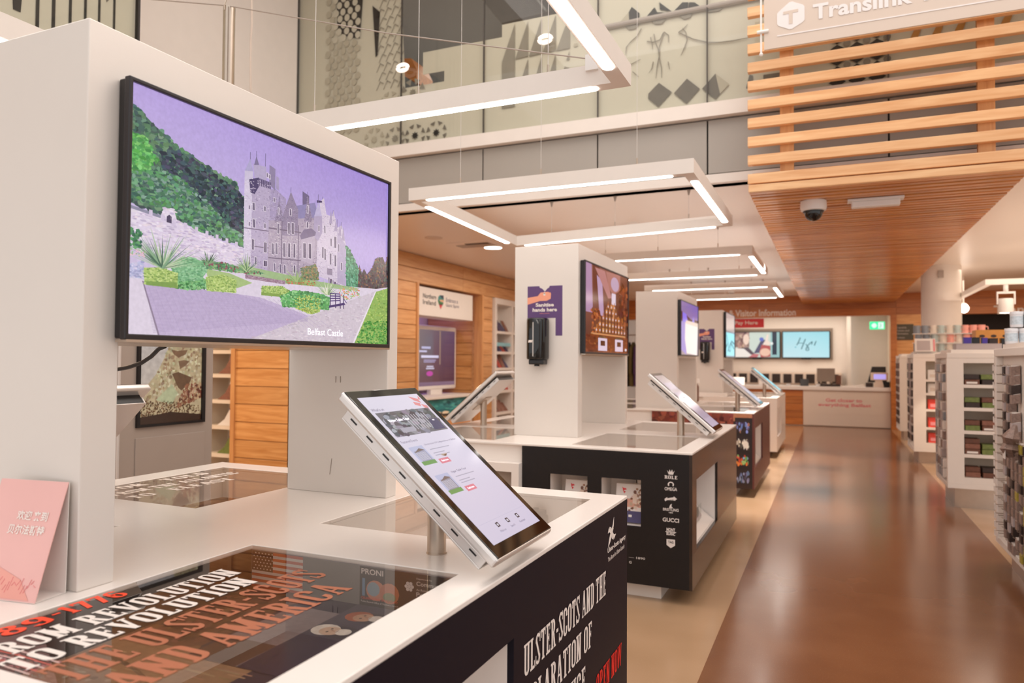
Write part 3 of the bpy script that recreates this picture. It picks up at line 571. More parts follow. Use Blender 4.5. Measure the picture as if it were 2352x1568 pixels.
for hx, hy, a, c1, c2 in ((.615, .775, 0, '#d9b79e', '#e9e0d6'), (.645, .905, 0, '#cf9f80', '#b4552c')):
    p.disc(hx+.06, hy, .09, .045, '#1a1530'); p.disc(hx-.005, hy, .055, .042, c2); p.disc(hx+.018, hy-.003, .042, .032, c1); p.disc(hx+.068, hy+.004, .03, .024, '#efe6dc')
    for dy in (-.012, .012): p.disc(hx+.012, hy+dy, .005, .005, '#3c2a24')
    p.rect(hx+.02, hy-.003, hx+.035, hy+.003, '#a87458'); p.rect(hx+.042, hy-.010, hx+.045, hy+.010, '#94584a')
p.build('case_floor_print', (ca, cc, .842), (cb-ca, 0, 0), (0, cd-cc, 0), 'photo_print', k1, thick=.0014)
part('case_base', MB().box(ca-.01, cb+.01, cc-.01, cd+.01, .825, .841), 'print_black', k1)
p = Pic(4); p.rect(0, 0, .275, 1, '#efe2d8')
for k in range(7): p.rect(0, k/6.5, .275, (k+.5)/6.5, '#d4644a')
p.rect(0, .46, .115, 1, '#3c2c36')
for j in range(6):
    for i in range(6): p.disc(.012+i*.018+(j % 2)*.009, .52+j*.085, .004, .02, '#efe2d8', 5)
p.rect(.275, 0, 1, 1, '#86827e'); p.rect(.56, 0, 1, 1, '#2c2022')
p.disc(.635, .42, .045, .26, '#d88a6a'); p.disc(.625, .45, .03, .18, '#8fa9b8'); p.disc(.70, .40, .045, .26, '#d07a58'); p.disc(.70, .30, .03, .12, '#7d8a5a'); p.rect(.572, .25, .585, .7, '#6b93b5')
for k in range(7): p.disc(.79+.014*math.cos(k*1.047)*(k > 0), .66+.085*math.sin(k*1.047)*(k > 0), .0075, .045, '#e9ded8', 8)
p.build('case_wall_print', (ca+.002, cd-.0005, .842), (cb-ca-.004, 0, 0), (0, 0, .112), 'flat_print', k1, thick=.0012)
def wtxt(s, x, z, wd, h, m='print_white', bold=.02): letters('lettering', s, (x, cd-.002, z), (1, 0, 0), (0, 0, 1), wd, h, m, k1, bold, lift=.0015)
wtxt('PRONI', ca+.415, .933, .075, .016); wtxt('CELEBRATING A CENTURY', ca+.415, .862, .125, .0065, 'print_orange', 0); wtxt('Public Record Office of Northern Ireland', ca+.415, .853, .125, .005, 'print_white', 0)
wtxt('Department for', ca+.60, .938, .05, .006, bold=0); wtxt('Communities', ca+.60, .922, .105, .012, bold=.01); wtxt('An Roinn', ca+.60, .908, .035, .006, bold=0); wtxt('Pobal', ca+.60, .892, .05, .012, bold=.01); wtxt('Depairtment', ca+.60, .88, .045, .006, bold=0); wtxt('Commonities', ca+.60, .864, .10, .012, bold=.01)
TU, TV = (0, 1, 0), (-1, 0, 0)
def gl(s, x, ya, yb, h, m): letters('lettering', s, (x, ya, .9686), TU, TV, yb-ya, h, m, k1, slab=True, lift=.0008)
gl('1689', -1.572, .865, 1.07, .062, 'print_orange'); gl('-1776', -1.582, 1.085, 1.262, .062, 'print_orange')
gl('FROM REVOLUTION', -1.468, .87, 1.515, .078, 'print_white'); gl('TO REVOLUTION', -1.372, .87, 1.475, .078, 'print_white')
gl('THE ULSTER-SCOTS', -1.245, .88, 1.60, .105, 'print_brown'); gl('AND AMERICA', -1.115, .90, 1.53, .105, 'print_brown')
p = Pic(5)
for k in range(70):
    x, y = p.r.uniform(0, 1), p.r.uniform(0, 1); p.blob(x, y, .03, .02, p.jit('#b06a6a', 30))
for k in range(5): p.line([(0, .1+k*.2), (.5, .16+k*.2), (1, .1+k*.2)], .05, '#c65a4c' if k % 2 else '#d9b8b0')
p.build('vinyl_flag_print', (-1.55, .862, .96852), (.20, 0, 0), (0, .07, 0), 'flat_print', k1, thick=.0002)
def st(s, y, z, wd, h, m='print_white', bold=0., slab=False): letters('lettering', s, (X1, y, z), (0, 1, 0), (0, 0, 1), wd, h, m, k1, bold, slab, lift=.001)
st('ULSTER-SCOTS AND THE', 1.925, .642, .818, .092, slab=True); st('DECLARATION OF', 1.885, .507, .68, .092, slab=True); st('INDEPENDENCE', 1.86, .372, .63, .092, slab=True)
st('OPEN NOW', 2.625, .285, .355, .09, 'print_red', slab=True)
st('Ulster-Scots Agency', 2.77, .788, .27, .026, bold=.03); st('The Boord o Ulster-Scotch', 2.775, .758, .245, .018, bold=.01)
def stroke(pts, wd):
    mb = MB()
    for i, ((y0, z0), (y1, z1), w0, w1) in enumerate(zip(pts, pts[1:], wd, wd[1:])):
        d = math.hypot(y1-y0, z1-z0); ny, nz = -(z1-z0)/d, (y1-y0)/d
        xx = X1+.0012+.00006*i+(.0004 if len(pts) > 5 else 0); mb.face([(xx, y0+ny*w0, z0+nz*w0), (xx, y0-ny*w0, z0-nz*w0), (xx, y1-ny*w1, z1-nz*w1), (xx, y1+ny*w1, z1+nz*w1)])
    part('emblem_stroke', mb, 'print_white', k1)
stroke([(2.775, .815), (2.795, .836), (2.82, .86), (2.845, .884), (2.858, .92)], [.001, .011, .013, .010, .001]); stroke([(2.772, .872), (2.79, .884), (2.812, .876), (2.832, .852), (2.852, .84), (2.885, .846)], [.002, .010, .012, .013, .011, .001])
# counter 2: logo column on the front
Y2 = 4.67
def ft(s, xc, z, wd, h, bold=.02, m='logo_white', slab=False): letters('lettering', s, (xc-wd/2, Y2, z), (1, 0, 0), (0, 0, 1), wd, h, m, k2, bold, slab, lift=.0012)
def fp(pts, n='emblem'): part(n, MB().prism([(x, Y2-.0008, z) for x, z in pts], (0, -.0012, 0)), 'logo_white', k2)
lx = -.946
ft('ROLEX', lx, .797, .082, .022, slab=True); fp([(lx-.024, .852), (lx-.013, .838), (lx-.008, .858), (lx, .840), (lx+.008, .858), (lx+.013, .838), (lx+.024, .852), (lx+.014, .825), (lx-.014, .825)])
ft('OMEGA', lx, .722, .080, .022)
for k in range(11):
    a0, a1 = math.radians(-40+k*260/11), math.radians(-40+(k+1)*260/11); fp([(lx+.02*math.cos(a0), .762+.018*math.sin(a0)), (lx+.02*math.cos(a1), .762+.018*math.sin(a1)), (lx+.012*math.cos(a1), .762+.011*math.sin(a1)), (lx+.012*math.cos(a0), .762+.011*math.sin(a0))])
fp([(lx-.04, .668), (lx-.022, .680), (lx-.024, .672), (lx+.02, .682), (lx+.018, .688), (lx+.04, .672), (lx+.022, .662), (lx+.022, .670), (lx-.025, .660), (lx-.035, .652), (lx-.04, .66)])
ft('Longines', lx, .658, .06, .018)
fp([(lx-.012, .612), (lx-.004, .632), (lx+.006, .640), (lx+.004, .622), (lx+.014, .612)]); ft('BREITLING', lx, .592, .10, .018); ft('1884', lx, .578, .026, .008)
ft('GUCCI', lx, .522, .105, .026, .03)
ft('MONT', lx, .462, .055, .022, .04); ft('BLANC', lx, .437, .055, .020, .04); fp([(lx-.034, .457), (lx+.034, .457), (lx+.034, .461), (lx-.034, .461)])
fp([(lx-.027, .412), (lx+.027, .412), (lx+.027, .375), (lx, .357), (lx-.027, .375)]); letters('lettering', 'TAG', (lx-.017, Y2-.0021, .387), (1, 0, 0), (0, 0, 1), .034, .016, 'print_black', k2, .02, lift=.001)
ft('\u2014 1890', -1.166, .262, .107, .014, 0); ft('G', -1.21, .228, .016, .016, .02)
# counter 3 front: photographic print of shelves
p = Pic(8); p.rect(0, 0, 1, 1, '#3a2019'); p.rect(0, .8, .82, 1, '#7a3426'); p.fill([(0, .8), (.82, .8), (.82, 1), (0, 1)], ['#6d2c22', '#8b4030', '#56221c', '#a3543c'], 120, .03, .03)
p.rect(.82, .0, 1, 1, '#2a1714'); p.rect(.82, .9, 1, 1, '#a0684a')
p.build('photo_print', (-1.986, 8.6695, .10), (1.156, 0, 0), (0, 0, .853), 'photo_print', k3)
p = Pic(9); p.rect(0, 0, 1, 1, '#1c1213')
for k in range(4):
    p.rect(.05, .02+k*.25, .85, .22+k*.25, '#241618'); p.fill([(.1, .04+k*.25), (.8, .04+k*.25), (.8, .17+k*.25), (.1, .17+k*.25)], [['#5a6a90', '#7d7f9a', '#3a3a50'], ['#c9742c', '#6f9a5a', '#6a8fae', '#c24a30'], ['#b8a898', '#e0d6cc', '#4a3a34'], ['#7484c0', '#a0705a', '#4a3c60']][k], 26, .06, .03)
p.disc(.62, .60, .17, .055, '#d9cec2'); p.disc(.5, .27+.06, .12, .03, '#93b06a')
p.build('shelf_print', (-1.02, 8.6665, .15), (.19, 0, 0), (0, 0, .76), 'photo_print', k3)

# ---------------------------------------------------------------- screen towers standing on the counters
def tower(x1, y0, ln, label, z1=2.41):
    x0 = x1-.525; t = thing('screen_tower', label, 'display stand', ((x0+x1)/2, y0+ln/2, T))
    part('portal_frame', MB().prism([(x0, a_, b_) for a_, b_ in ((y0, T), (y0+.10, T), (y0+.10, 1.60), (y0+ln-.075, 1.60), (y0+ln-.075, T), (y0+ln, T), (y0+ln, z1), (y0, z1))], (x1-x0, 0, 0)), 'tower_paint', t, bevel=.003)
    part('soffit_plate', MB().box(x0+.02, x1-.02, y0+.11, y0+ln-.085, 1.592, 1.5995), 'brushed_steel', t)
    return t
t1 = tower(-1.709, 1.211, 1.43, 'tall off-white screen tower on the nearest counter, open below its castle screen')
t2 = tower(-1.755, 5.20, 1.45, 'off-white screen tower on the second counter, with poster and dispenser on its end', 2.445)
t3 = tower(-1.755, 9.05, 1.45, 'plain off-white screen tower on the third counter', 2.44)
t4 = tower(-1.70, 12.75, 1.45, 'farthest off-white screen tower, beside the pay sign', 2.44)
part('scratch', MB().box(-1.975, -1.973, 2.5638, 2.5645, 1.45, 1.478).box(-1.95, -1.948, 2.5638, 2.5645, 1.45, 1.478).tube([(-2.0, 2.5645, 1.05), (-1.99, 2.5645, 1.12)], .001, 5), 'frame_grey', t1)

# ---------------------------------------------------------------- televisions
def tv(x, y0, y1, z0, z1, label, depth=.045, bez=.012):
    t = thing('television', label, 'screen', (x, (y0+y1)/2, z0))
    part('casing', MB().box(x+.002, x+depth*.55, y0+.006, y1-.006, z0+.004, z1-.002), 'black_plastic', t, bevel=.004)
    part('bezel', panel(MB(), 'x', x+depth*.6, depth*.4, y0, y1, z0, z1, [(y0+bez, y1-bez, z0+bez*1.3, z1-bez)]), 'dark_edge', t, bevel=.003)
    part('glass_panel', MB().box(x+depth*.55, x+depth*.8, y0+bez*.6, y1-bez*.6, z0+bez, z1-bez*.6), 'black_glass', t)
    part('lower_lip', MB().box(x+depth*.2, x+depth*1.02, y0+.004, y1-.004, z0-.006, z0+.001), 'brushed_steel', t)
    return t, (x+depth*.8+.0005, y0+bez, z0+bez*1.3, y1-y0-2*bez, z1-z0-2.3*bez)
tv1, (sx, sy, sz, sw_, sh_) = tv(-1.709, 1.290, 2.508, 1.598, 2.285, 'large television on the nearest tower showing the castle photograph', .05)
CASTLE={
'hill':[(-0.001,0.918),(0.028,0.893),(0.062,0.857),(0.092,0.834),(0.129,0.797),(0.167,0.784),(0.206,0.762),(0.26,0.736),(0.309,0.723),(0.32,0.666),(0.342,0.666),(0.345,0.43),(0.0,0.521)],
'hillbright':[(0.0,0.8),(0.038,0.799),(0.071,0.716),(0.04,0.657),(0.003,0.64)],
'hilldark':[(0.078,0.765),(0.129,0.782),(0.206,0.753),(0.31,0.687),(0.336,0.663),(0.325,0.486),(0.262,0.502),(0.185,0.607),(0.13,0.665),(0.089,0.678)],
'hilllow':[(0.001,0.639),(0.094,0.68),(0.141,0.669),(0.214,0.601),(0.287,0.509),(0.338,0.489),(0.338,0.437),(0.187,0.462),(0.091,0.524),(0.002,0.544)],
'wall':[(-0.001,0.503),(0.032,0.492),(0.047,0.492),(0.08,0.489),(0.089,0.526),(0.116,0.535),(0.125,0.491),(0.16,0.473),(0.199,0.457),(0.239,0.444),(0.288,0.431),(0.332,0.428),(0.343,0.338),(0.265,0.325),(0.173,0.32),(0.044,0.322),(0.0,0.343)],
'walltop':[(-0.001,0.511),(0.081,0.494),(0.081,0.482),(-0.001,0.498)],
'wallniche':[(0.097,0.495),(0.104,0.505),(0.111,0.498),(0.111,0.47),(0.097,0.471)],
'towL':[(0.335,0.759),(0.363,0.77),(0.36,0.325),(0.335,0.358)],
'towR':[(0.362,0.768),(0.431,0.771),(0.426,0.316),(0.36,0.325)],
'towdark':[(0.351,0.758),(0.386,0.782),(0.386,0.736),(0.371,0.694),(0.356,0.698)],
'towcorb':[(0.386,0.78),(0.434,0.776),(0.431,0.741),(0.386,0.761)],
'towtop':[(0.365,0.838),(0.412,0.846),(0.415,0.779),(0.37,0.776)],
'conetop':[(0.354,0.858),(0.365,0.802),(0.335,0.793)],
'turr':[(0.335,0.793),(0.365,0.802),(0.364,0.758),(0.335,0.75)],
'spire2':[(0.376,0.883),(0.386,0.843),(0.368,0.835)],
'ch1':[(0.425,0.861),(0.448,0.851),(0.448,0.742),(0.425,0.765)],
'ch2':[(0.451,0.817),(0.462,0.813),(0.463,0.748),(0.452,0.753)],
'mid':[(0.43,0.744),(0.452,0.748),(0.492,0.718),(0.494,0.601),(0.426,0.584)],
'roofm':[(0.442,0.759),(0.492,0.709),(0.489,0.655),(0.443,0.713)],
'main':[(0.425,0.585),(0.629,0.669),(0.627,0.326),(0.423,0.306)],
'roof':[(0.482,0.625),(0.535,0.698),(0.615,0.744),(0.633,0.675),(0.568,0.634)],
'gab1':[(0.477,0.526),(0.478,0.623),(0.511,0.762),(0.543,0.678),(0.541,0.544)],
'gab2':[(0.448,0.59),(0.464,0.698),(0.482,0.602)],
'gab3':[(0.569,0.625),(0.582,0.771),(0.6,0.665),(0.6,0.636)],
'ch3':[(0.56,0.784),(0.589,0.77),(0.589,0.715),(0.561,0.704)],
'ch4':[(0.624,0.761),(0.647,0.765),(0.647,0.756),(0.624,0.747)],
'turc':[(0.63,0.753),(0.648,0.683),(0.612,0.669)],
'turb':[(0.612,0.669),(0.648,0.683),(0.65,0.591),(0.631,0.541),(0.611,0.564)],
'east':[(0.636,0.756),(0.656,0.784),(0.669,0.698),(0.695,0.697),(0.702,0.73),(0.722,0.643),(0.745,0.662),(0.753,0.622),(0.767,0.552),(0.767,0.316),(0.626,0.355),(0.628,0.544),(0.646,0.601)],
'eastsh':[(0.722,0.622),(0.767,0.552),(0.768,0.322),(0.725,0.334)],
'bay':[(0.556,0.553),(0.613,0.59),(0.618,0.532),(0.607,0.41),(0.558,0.419)],
'baytop':[(0.552,0.547),(0.568,0.585),(0.601,0.601),(0.621,0.587),(0.618,0.567),(0.557,0.529)],
'treeR':[(0.767,0.552),(0.788,0.532),(0.823,0.459),(0.851,0.401),(0.85,0.325),(0.77,0.311)],
'treeFar':[(0.83,0.326),(0.837,0.462),(0.851,0.412),(0.864,0.442),(0.88,0.412),(0.91,0.457),(0.926,0.517),(0.97,0.538),(0.986,0.497),(1.003,0.569),(1.008,0.34),(0.83,0.311)],
'ground':[(-0.003,0.223),(0.119,0.3),(0.346,0.338),(0.494,0.287),(0.772,0.322),(0.933,0.334),(1.007,0.357),(1.008,-0.005),(-0.005,-0.006)],
'grassA':[(0.212,0.302),(0.289,0.297),(0.368,0.267),(0.315,0.233),(0.218,0.265)],
'lawnB':[(0.314,0.345),(0.62,0.325),(0.83,0.322),(0.83,0.305),(0.494,0.287),(0.346,0.303)],
'paving':[(0.036,0.215),(0.316,0.206),(0.394,0.203),(0.597,0.133),(0.37,0.003),(0.08,-0.002)],
'pathedge':[(0.035,0.215),(0.039,0.215),(0.084,-0.002),(0.079,-0.003)],
'sand':[(0.597,0.133),(0.933,0.322),(0.814,-0.002),(0.35,-0.002)],
'lawnR':[(0.931,0.316),(1.007,0.351),(1.008,-0.005),(0.814,0.0)],
'lawnRd':[(0.872,0.131),(1.008,0.145),(1.008,-0.005),(0.814,0.0)],
'kerb':[(0.926,0.316),(0.933,0.317),(0.816,0.0),(0.806,0.0)],
'lav':[(-0.002,0.273),(0.035,0.293),(0.041,0.224),(-0.001,0.223)],
'box1':[(0.038,0.268),(0.084,0.28),(0.13,0.264),(0.129,0.201),(0.041,0.201)],
'box2':[(0.212,0.264),(0.265,0.288),(0.312,0.271),(0.311,0.21),(0.216,0.204)],
'box3':[(0.401,0.259),(0.479,0.27),(0.509,0.256),(0.506,0.218),(0.4,0.213)],
'box4':[(0.532,0.223),(0.588,0.245),(0.645,0.23),(0.643,0.16),(0.602,0.143),(0.537,0.166)],
'round1':[(0.112,0.299),(0.135,0.332),(0.167,0.343),(0.201,0.331),(0.217,0.29),(0.195,0.245),(0.135,0.233),(0.114,0.261)],
'clump1':[(0.119,0.262),(0.184,0.274),(0.218,0.248),(0.218,0.216),(0.163,0.2),(0.125,0.201)],
'clump2':[(0.472,0.218),(0.525,0.259),(0.621,0.261),(0.69,0.247),(0.686,0.175),(0.573,0.171),(0.481,0.169)],
'bed':[(0.195,0.334),(0.264,0.341),(0.366,0.329),(0.414,0.322),(0.353,0.308),(0.217,0.302)],
'bedwall':[(0.341,0.303),(0.493,0.3),(0.492,0.282),(0.342,0.284)],
'shr':[(0.558,0.381),(0.619,0.413),(0.636,0.367),(0.633,0.328),(0.559,0.319)],
'redbed':[(0.493,0.311),(0.571,0.316),(0.62,0.316),(0.62,0.296),(0.497,0.288)],
'flowers':[(0.734,0.316),(0.84,0.323),(0.841,0.268),(0.772,0.238),(0.735,0.264)],
'bench':[(0.685,0.264),(0.739,0.274),(0.745,0.223),(0.688,0.207)],
'bench2':[(0.684,0.2),(0.759,0.226),(0.766,0.215),(0.686,0.188)],
'cap':[(0.588,0.067),(0.753,0.076),(0.753,0.037),(0.589,0.03)],
}
CWIN= [[(0.365,0.652),(0.371,0.652),(0.372,0.617),(0.365,0.617)],[(0.366,0.573),(0.373,0.573),(0.374,0.534),(0.367,0.534)],[(0.364,0.476),(0.371,0.476),(0.371,0.427),(0.365,0.427)],[(0.351,0.634),(0.355,0.634),(0.355,0.616),(0.351,0.616)],[(0.352,0.555),(0.356,0.555),(0.356,0.537),(0.352,0.538)],[(0.406,0.649),(0.412,0.649),(0.412,0.627),(0.407,0.627)],[(0.408,0.566),(0.413,0.566),(0.413,0.543),(0.408,0.543)],[(0.409,0.474),(0.418,0.474),(0.418,0.425),(0.409,0.425)],[(0.375,0.393),(0.381,0.393),(0.381,0.358),(0.376,0.358)],[(0.354,0.389),(0.358,0.387),(0.359,0.352),(0.354,0.354)],[(0.439,0.477),(0.445,0.477),(0.446,0.422),(0.439,0.424)],[(0.453,0.482),(0.459,0.482),(0.46,0.427),(0.453,0.427)],[(0.483,0.489),(0.491,0.491),(0.492,0.421),(0.484,0.421)],[(0.503,0.495),(0.51,0.495),(0.511,0.425),(0.503,0.425)],[(0.525,0.498),(0.532,0.498),(0.533,0.427),(0.525,0.427)],[(0.459,0.582),(0.465,0.582),(0.465,0.532),(0.459,0.532)],[(0.501,0.598),(0.508,0.599),(0.508,0.543),(0.502,0.543)],[(0.517,0.604),(0.524,0.604),(0.525,0.547),(0.517,0.547)],[(0.508,0.672),(0.513,0.671),(0.514,0.639),(0.508,0.639)],[(0.461,0.66),(0.464,0.659),(0.465,0.631),(0.462,0.633)],[(0.581,0.716),(0.585,0.716),(0.586,0.678),(0.581,0.678)],[(0.58,0.628),(0.586,0.628),(0.586,0.599),(0.58,0.599)],[(0.566,0.512),(0.576,0.514),(0.577,0.436),(0.567,0.436)],[(0.59,0.517),(0.6,0.517),(0.601,0.439),(0.591,0.439)],[(0.469,0.38),(0.475,0.38),(0.475,0.337),(0.47,0.338)],[(0.487,0.38),(0.493,0.378),(0.494,0.337),(0.488,0.337)],[(0.447,0.38),(0.452,0.378),(0.453,0.341),(0.448,0.343)],[(0.527,0.387),(0.533,0.387),(0.534,0.349),(0.527,0.351)],[(0.651,0.515),(0.657,0.515),(0.657,0.456),(0.651,0.456)],[(0.661,0.509),(0.667,0.508),(0.668,0.448),(0.662,0.448)],[(0.689,0.572),(0.695,0.572),(0.695,0.53),(0.69,0.532)],[(0.708,0.588),(0.717,0.588),(0.717,0.526),(0.709,0.526)],[(0.687,0.489),(0.694,0.489),(0.694,0.428),(0.688,0.428)],[(0.71,0.485),(0.717,0.485),(0.717,0.424),(0.711,0.424)],[(0.727,0.552),(0.732,0.55),(0.732,0.509),(0.728,0.511)],[(0.742,0.451),(0.748,0.451),(0.748,0.409),(0.743,0.41)],[(0.659,0.634),(0.664,0.634),(0.665,0.593),(0.66,0.595)],[(0.685,0.678),(0.69,0.677),(0.69,0.646),(0.685,0.648)],[(0.632,0.625),(0.637,0.625),(0.637,0.595),(0.632,0.596)],[(0.443,0.704),(0.448,0.704),(0.448,0.686),(0.443,0.686)],[(0.415,0.816),(0.419,0.816),(0.42,0.797),(0.415,0.797)],[(0.424,0.811),(0.428,0.811),(0.428,0.793),(0.424,0.793)],[(0.409,0.384),(0.42,0.384),(0.42,0.358),(0.409,0.357)]]
p = Pic(11); C_ = CASTLE; p.bs = .62; p.bn = 2.0; p.ba = .8
p.p.append(([(0, 0), (1, 0), (1, 1), (0, 1)], ['#d5c8dc', '#c6b2dd', '#9c88d2', '#b49fd8']))
def a(k, c): p.poly(C_[k], c)
a('hill', '#4c6a58'); p.fill(C_['hill'], ['#54785c', '#42605a', '#64886a', '#3c5050', '#6c8e70'], 620, .013, .016)
p.fill(C_['hilldark'], ['#2c3a48', '#3a4f5a', '#243240', '#3f5f58', '#46465c'], 420, .012, .014); p.fill(C_['hillbright'], ['#62b05c', '#7cc26c', '#4f9a50', '#4a8a4e'], 130, .011, .012)
p.fill(C_['hilllow'], ['#538060', '#6a9a72', '#466c5a', '#7c988c', '#569058', '#40605a'], 380, .011, .012)
a('wall', '#d9cbdf'); p.fill(C_['wall'], ['#e4d8e6', '#cdbdd4', '#bfafca', '#e0d2dc'], 260, .012, .006, 8); a('walltop', '#8d8aa0')
for k in range(9): x = .05+k*.032; z = .492-.0075*k; p.rect(x, z-.01, x+.009, z+.016, '#cfc0d8')
a('wallniche', '#4a3f5c'); p.disc(.104, .497, .013, .012, '#e2d6e6'); a('wallniche', '#4a3f5c')
a('roofm', '#8f86b4'); a('mid', '#a596b8'); a('ch1', '#8b7fa0'); a('ch2', '#a498b8'); a('towR', '#b3a4c0'); a('towL', '#cfc3d8'); a('towtop', '#b0a3c2'); a('conetop', '#a9a0c6'); a('turr', '#c5bad2'); a('spire2', '#7a6f92'); a('towdark', '#4b4068'); a('towcorb', '#7f7396')
for k in range(7): x = .388+k*.0065; p.rect(x, .742+.0*k, x+.003, .776, '#4f4468')
for key, cols, n in (('towR', ['#a99ab6', '#c2b4cc', '#988aa8'], 130), ('towL', ['#dcd2e2', '#c4b6ce'], 50), ('mid', ['#b2a4c2', '#94869f'], 50)): p.fill(C_[key], cols, n, .005, .004, 8)
a('ch3', '#6e6486'); a('roof', '#8b83ae'); a('main', '#ab9cb0'); p.fill(C_['main'], ['#b8aab8', '#9a8ba2', '#c6b8c4', '#8e7f98'], 330, .005, .004, 8)
for g in ('gab1', 'gab2', 'gab3'): a(g, '#8f819c'); p.fill(C_[g], ['#9c8ea8', '#7f728e'], 60, .005, .004, 8)
a('east', '#cfc1d4'); p.fill(C_['east'], ['#d9ccdc', '#c0b1c8', '#b3a4be'], 200, .005, .004, 8); a('eastsh', '#b4a6c2'); a('ch4', '#3d3560'); a('turb', '#aa9cba'); a('turc', '#b9aed0'); a('bay', '#b5a6ba'); a('baytop', '#776a8a')
for z0, z1, x0, x1 in ((.546, .552, .425, .556), (.40, .405, .425, .556), (.44, .444, .36, .425), (.52, .524, .335, .425)): p.poly([(x0, z0), (x1, z0+.03*(x1-x0)*8*.5), (x1, z1+.03*(x1-x0)*8*.5), (x0, z1)], '#6d5f78')
for x in (.475, .543): p.rect(x, .31, x+.003, .6, '#6a5c78')
for wq in CWIN:
    x0, x1 = min(q[0] for q in wq)-.0018, max(q[0] for q in wq)+.0018; z0, z1 = min(q[1] for q in wq)-.003, max(q[1] for q in wq)+.003
    p.rect(x0, z0, x1, z1, '#d6cad8'); p.poly(wq, '#4a3e5e'); p.rect((x0+x1)/2-.0008, z0+.003, (x0+x1)/2+.0008, z1-.003, '#9a8ea8')
for x, z0, z1 in ((.354, .855, .89), (.376, .88, .905), (.409, .846, .91), (.63, .75, .794), (.65, .775, .79), (.70, .70, .735), (.511, .76, .785), (.464, .697, .72), (.582, .77, .79), (.742, .64, .68), (.722, .645, .69)): p.rect(x-.001, z0, x+.001, z1, '#6e6488')
for x, z in ((.69, .655), (.715, .62), (.735, .60), (.752, .58)): p.poly([(x-.008, z), (x+.008, z), (x, z+.075)], '#a99bb8')
p.rect(.675, .40, .70, .404, '#7b6d88'); p.rect(.675, .37, .70, .40, '#96889e')
for k in range(8): p.poly([(.68+k*.01, .355-.006*k), (.688+k*.01, .355-.006*k), (.688+k*.01, .30), (.68+k*.01, .30)], '#5d4e68' if k % 2 else '#a294ac')
a('treeR', '#4f8a6c'); p.fill(C_['treeR'], ['#5d9a7c', '#3f7358', '#74ab8e'], 90, .009, .012); a('treeFar', '#56474f'); p.fill(C_['treeFar'], ['#6b5252', '#43383f', '#8a6450', '#57605a'], 130, .008, .012)
a('ground', '#d9cddd'); a('lawnB', '#9cb585'); a('grassA', '#a5bb80'); a('sand', '#cdc0cc'); a('paving', '#bfaecd')
for k in range(34):                       # herringbone joints of the brick paving
    t = k/33; p.line([(.045+.02*t+.0, .21-.2*t), (.32+.27*min(1, t*1.2), .205-.1*t)], .0012, '#a392b8')
for k in range(28): x = .05+k*.018; p.line([(x, .20), (x+.05+.012*k*.3, .005+.003*k)], .0012, '#b09fc2')
a('pathedge', '#8f8096'); p.fill(C_['sand'], ['#d6cad4', '#c2b4c2'], 120, .012, .006, 8); a('lawnR', '#8fb05e'); p.fill(C_['lawnR'], ['#9aba62', '#7fa453', '#a7bf66'], 180, .008, .008); p.fill(C_['lawnRd'], ['#4f9440', '#63a44c', '#3f8238'], 160, .009, .008); a('kerb', '#e6dce4')
a('bed', '#6f9870'); p.fill(C_['bed'], ['#5f9468', '#8ab07c', '#47785a', '#8d4f5c'], 120, .007, .008)
a('bedwall', '#9d7f92'); p.fill(C_['bedwall'], ['#b09aa8', '#8a6c80'], 50, .006, .003, 8); a('lav', '#b3b2d2'); p.fill(C_['lav'], ['#bdbcdc', '#9fa0c4', '#cfc8e0'], 60, .008, .007, 8)
a('redbed', '#8ea06a'); p.fill(C_['redbed'], ['#c4604e', '#7d9f60', '#a9b374'], 60, .006, .005)
a('clump1', '#629a66'); p.fill(C_['clump1'], ['#6fae72', '#4d8557', '#88bf86'], 150, .008, .009); a('round1', '#74ab7e'); p.fill(C_['round1'], ['#86bb8c', '#649a70', '#97c49a'], 150, .007, .006, 8)
for b in ('box1', 'box2', 'box3', 'box4'): a(b, '#a9c070'); p.fill(C_[b], ['#b9cd7c', '#8fac5e', '#c6d68c', '#7e9c58'], 130, .005, .005, 8)
p.poly([(.045, .2), (.128, .2), (.128, .225), (.045, .215)], '#7d9c54'); p.poly([(.40, .213), (.505, .218), (.506, .232), (.40, .228)], '#84a055'); p.poly([(.540, .166), (.600, .145), (.600, .178), (.540, .198)], '#8c9c50')
a('clump2', '#5f9d63'); p.fill(C_['clump2'], ['#76b673', '#4b8653', '#93c98a', '#5aa35e'], 170, .008, .009); p.fill(C_['box4'], ['#b9c86c', '#8da452', '#c9d27c', '#9aa550'], 110, .005, .005, 8)
a('shr', '#76826a'); p.fill(C_['shr'], ['#6f8a62', '#8d7f62', '#5c6f56', '#a58a62'], 80, .007, .008)
p.fill(C_['flowers'], ['#e0806a', '#9bbf7a', '#d8b87e', '#7aa065'], 60, .006, .005)
p.spikes(.086, .275, .17, 70, ['#7fa282', '#a9bd9a', '#5c7f68', '#c2cdb0', '#4a6a58'], .0028); p.spikes(.346, .315, .085, 36, ['#8fae7c', '#b9c79a', '#5c7f5c'], .0025); p.spikes(.22, .325, .06, 30, ['#4f6f52', '#7f9f78', '#38563f'], .0025); p.spikes(.54, .30, .085, 30, ['#9fb57c', '#7f9c66'], .0025); p.spikes(.675, .255, .085, 60, ['#c9d3ae', '#9fb58c', '#e0e2c4', '#7f9a70'], .003)
p.fill([(0, .31), (.04, .31), (.04, .34), (0, .34)], ['#e6b8c8', '#9cc08c'], 24, .004, .004); p.fill([(.0, .34), (.03, .34), (.03, .42), (.0, .42)], ['#3c6c52', '#5b9a66'], 30, .008, .01)
for k in range(4): p.line([(.688, .268-.014*k), (.738, .272-.012*k)], .006, '#54437c')
for x in (.69, .715, .738, .755): p.line([(x, .27), (x+.002, .19)], .004, '#463862')
a('bench2', '#4d3d70'); p.line([(.755, .25), (.772, .225)], .004, '#5a4484')
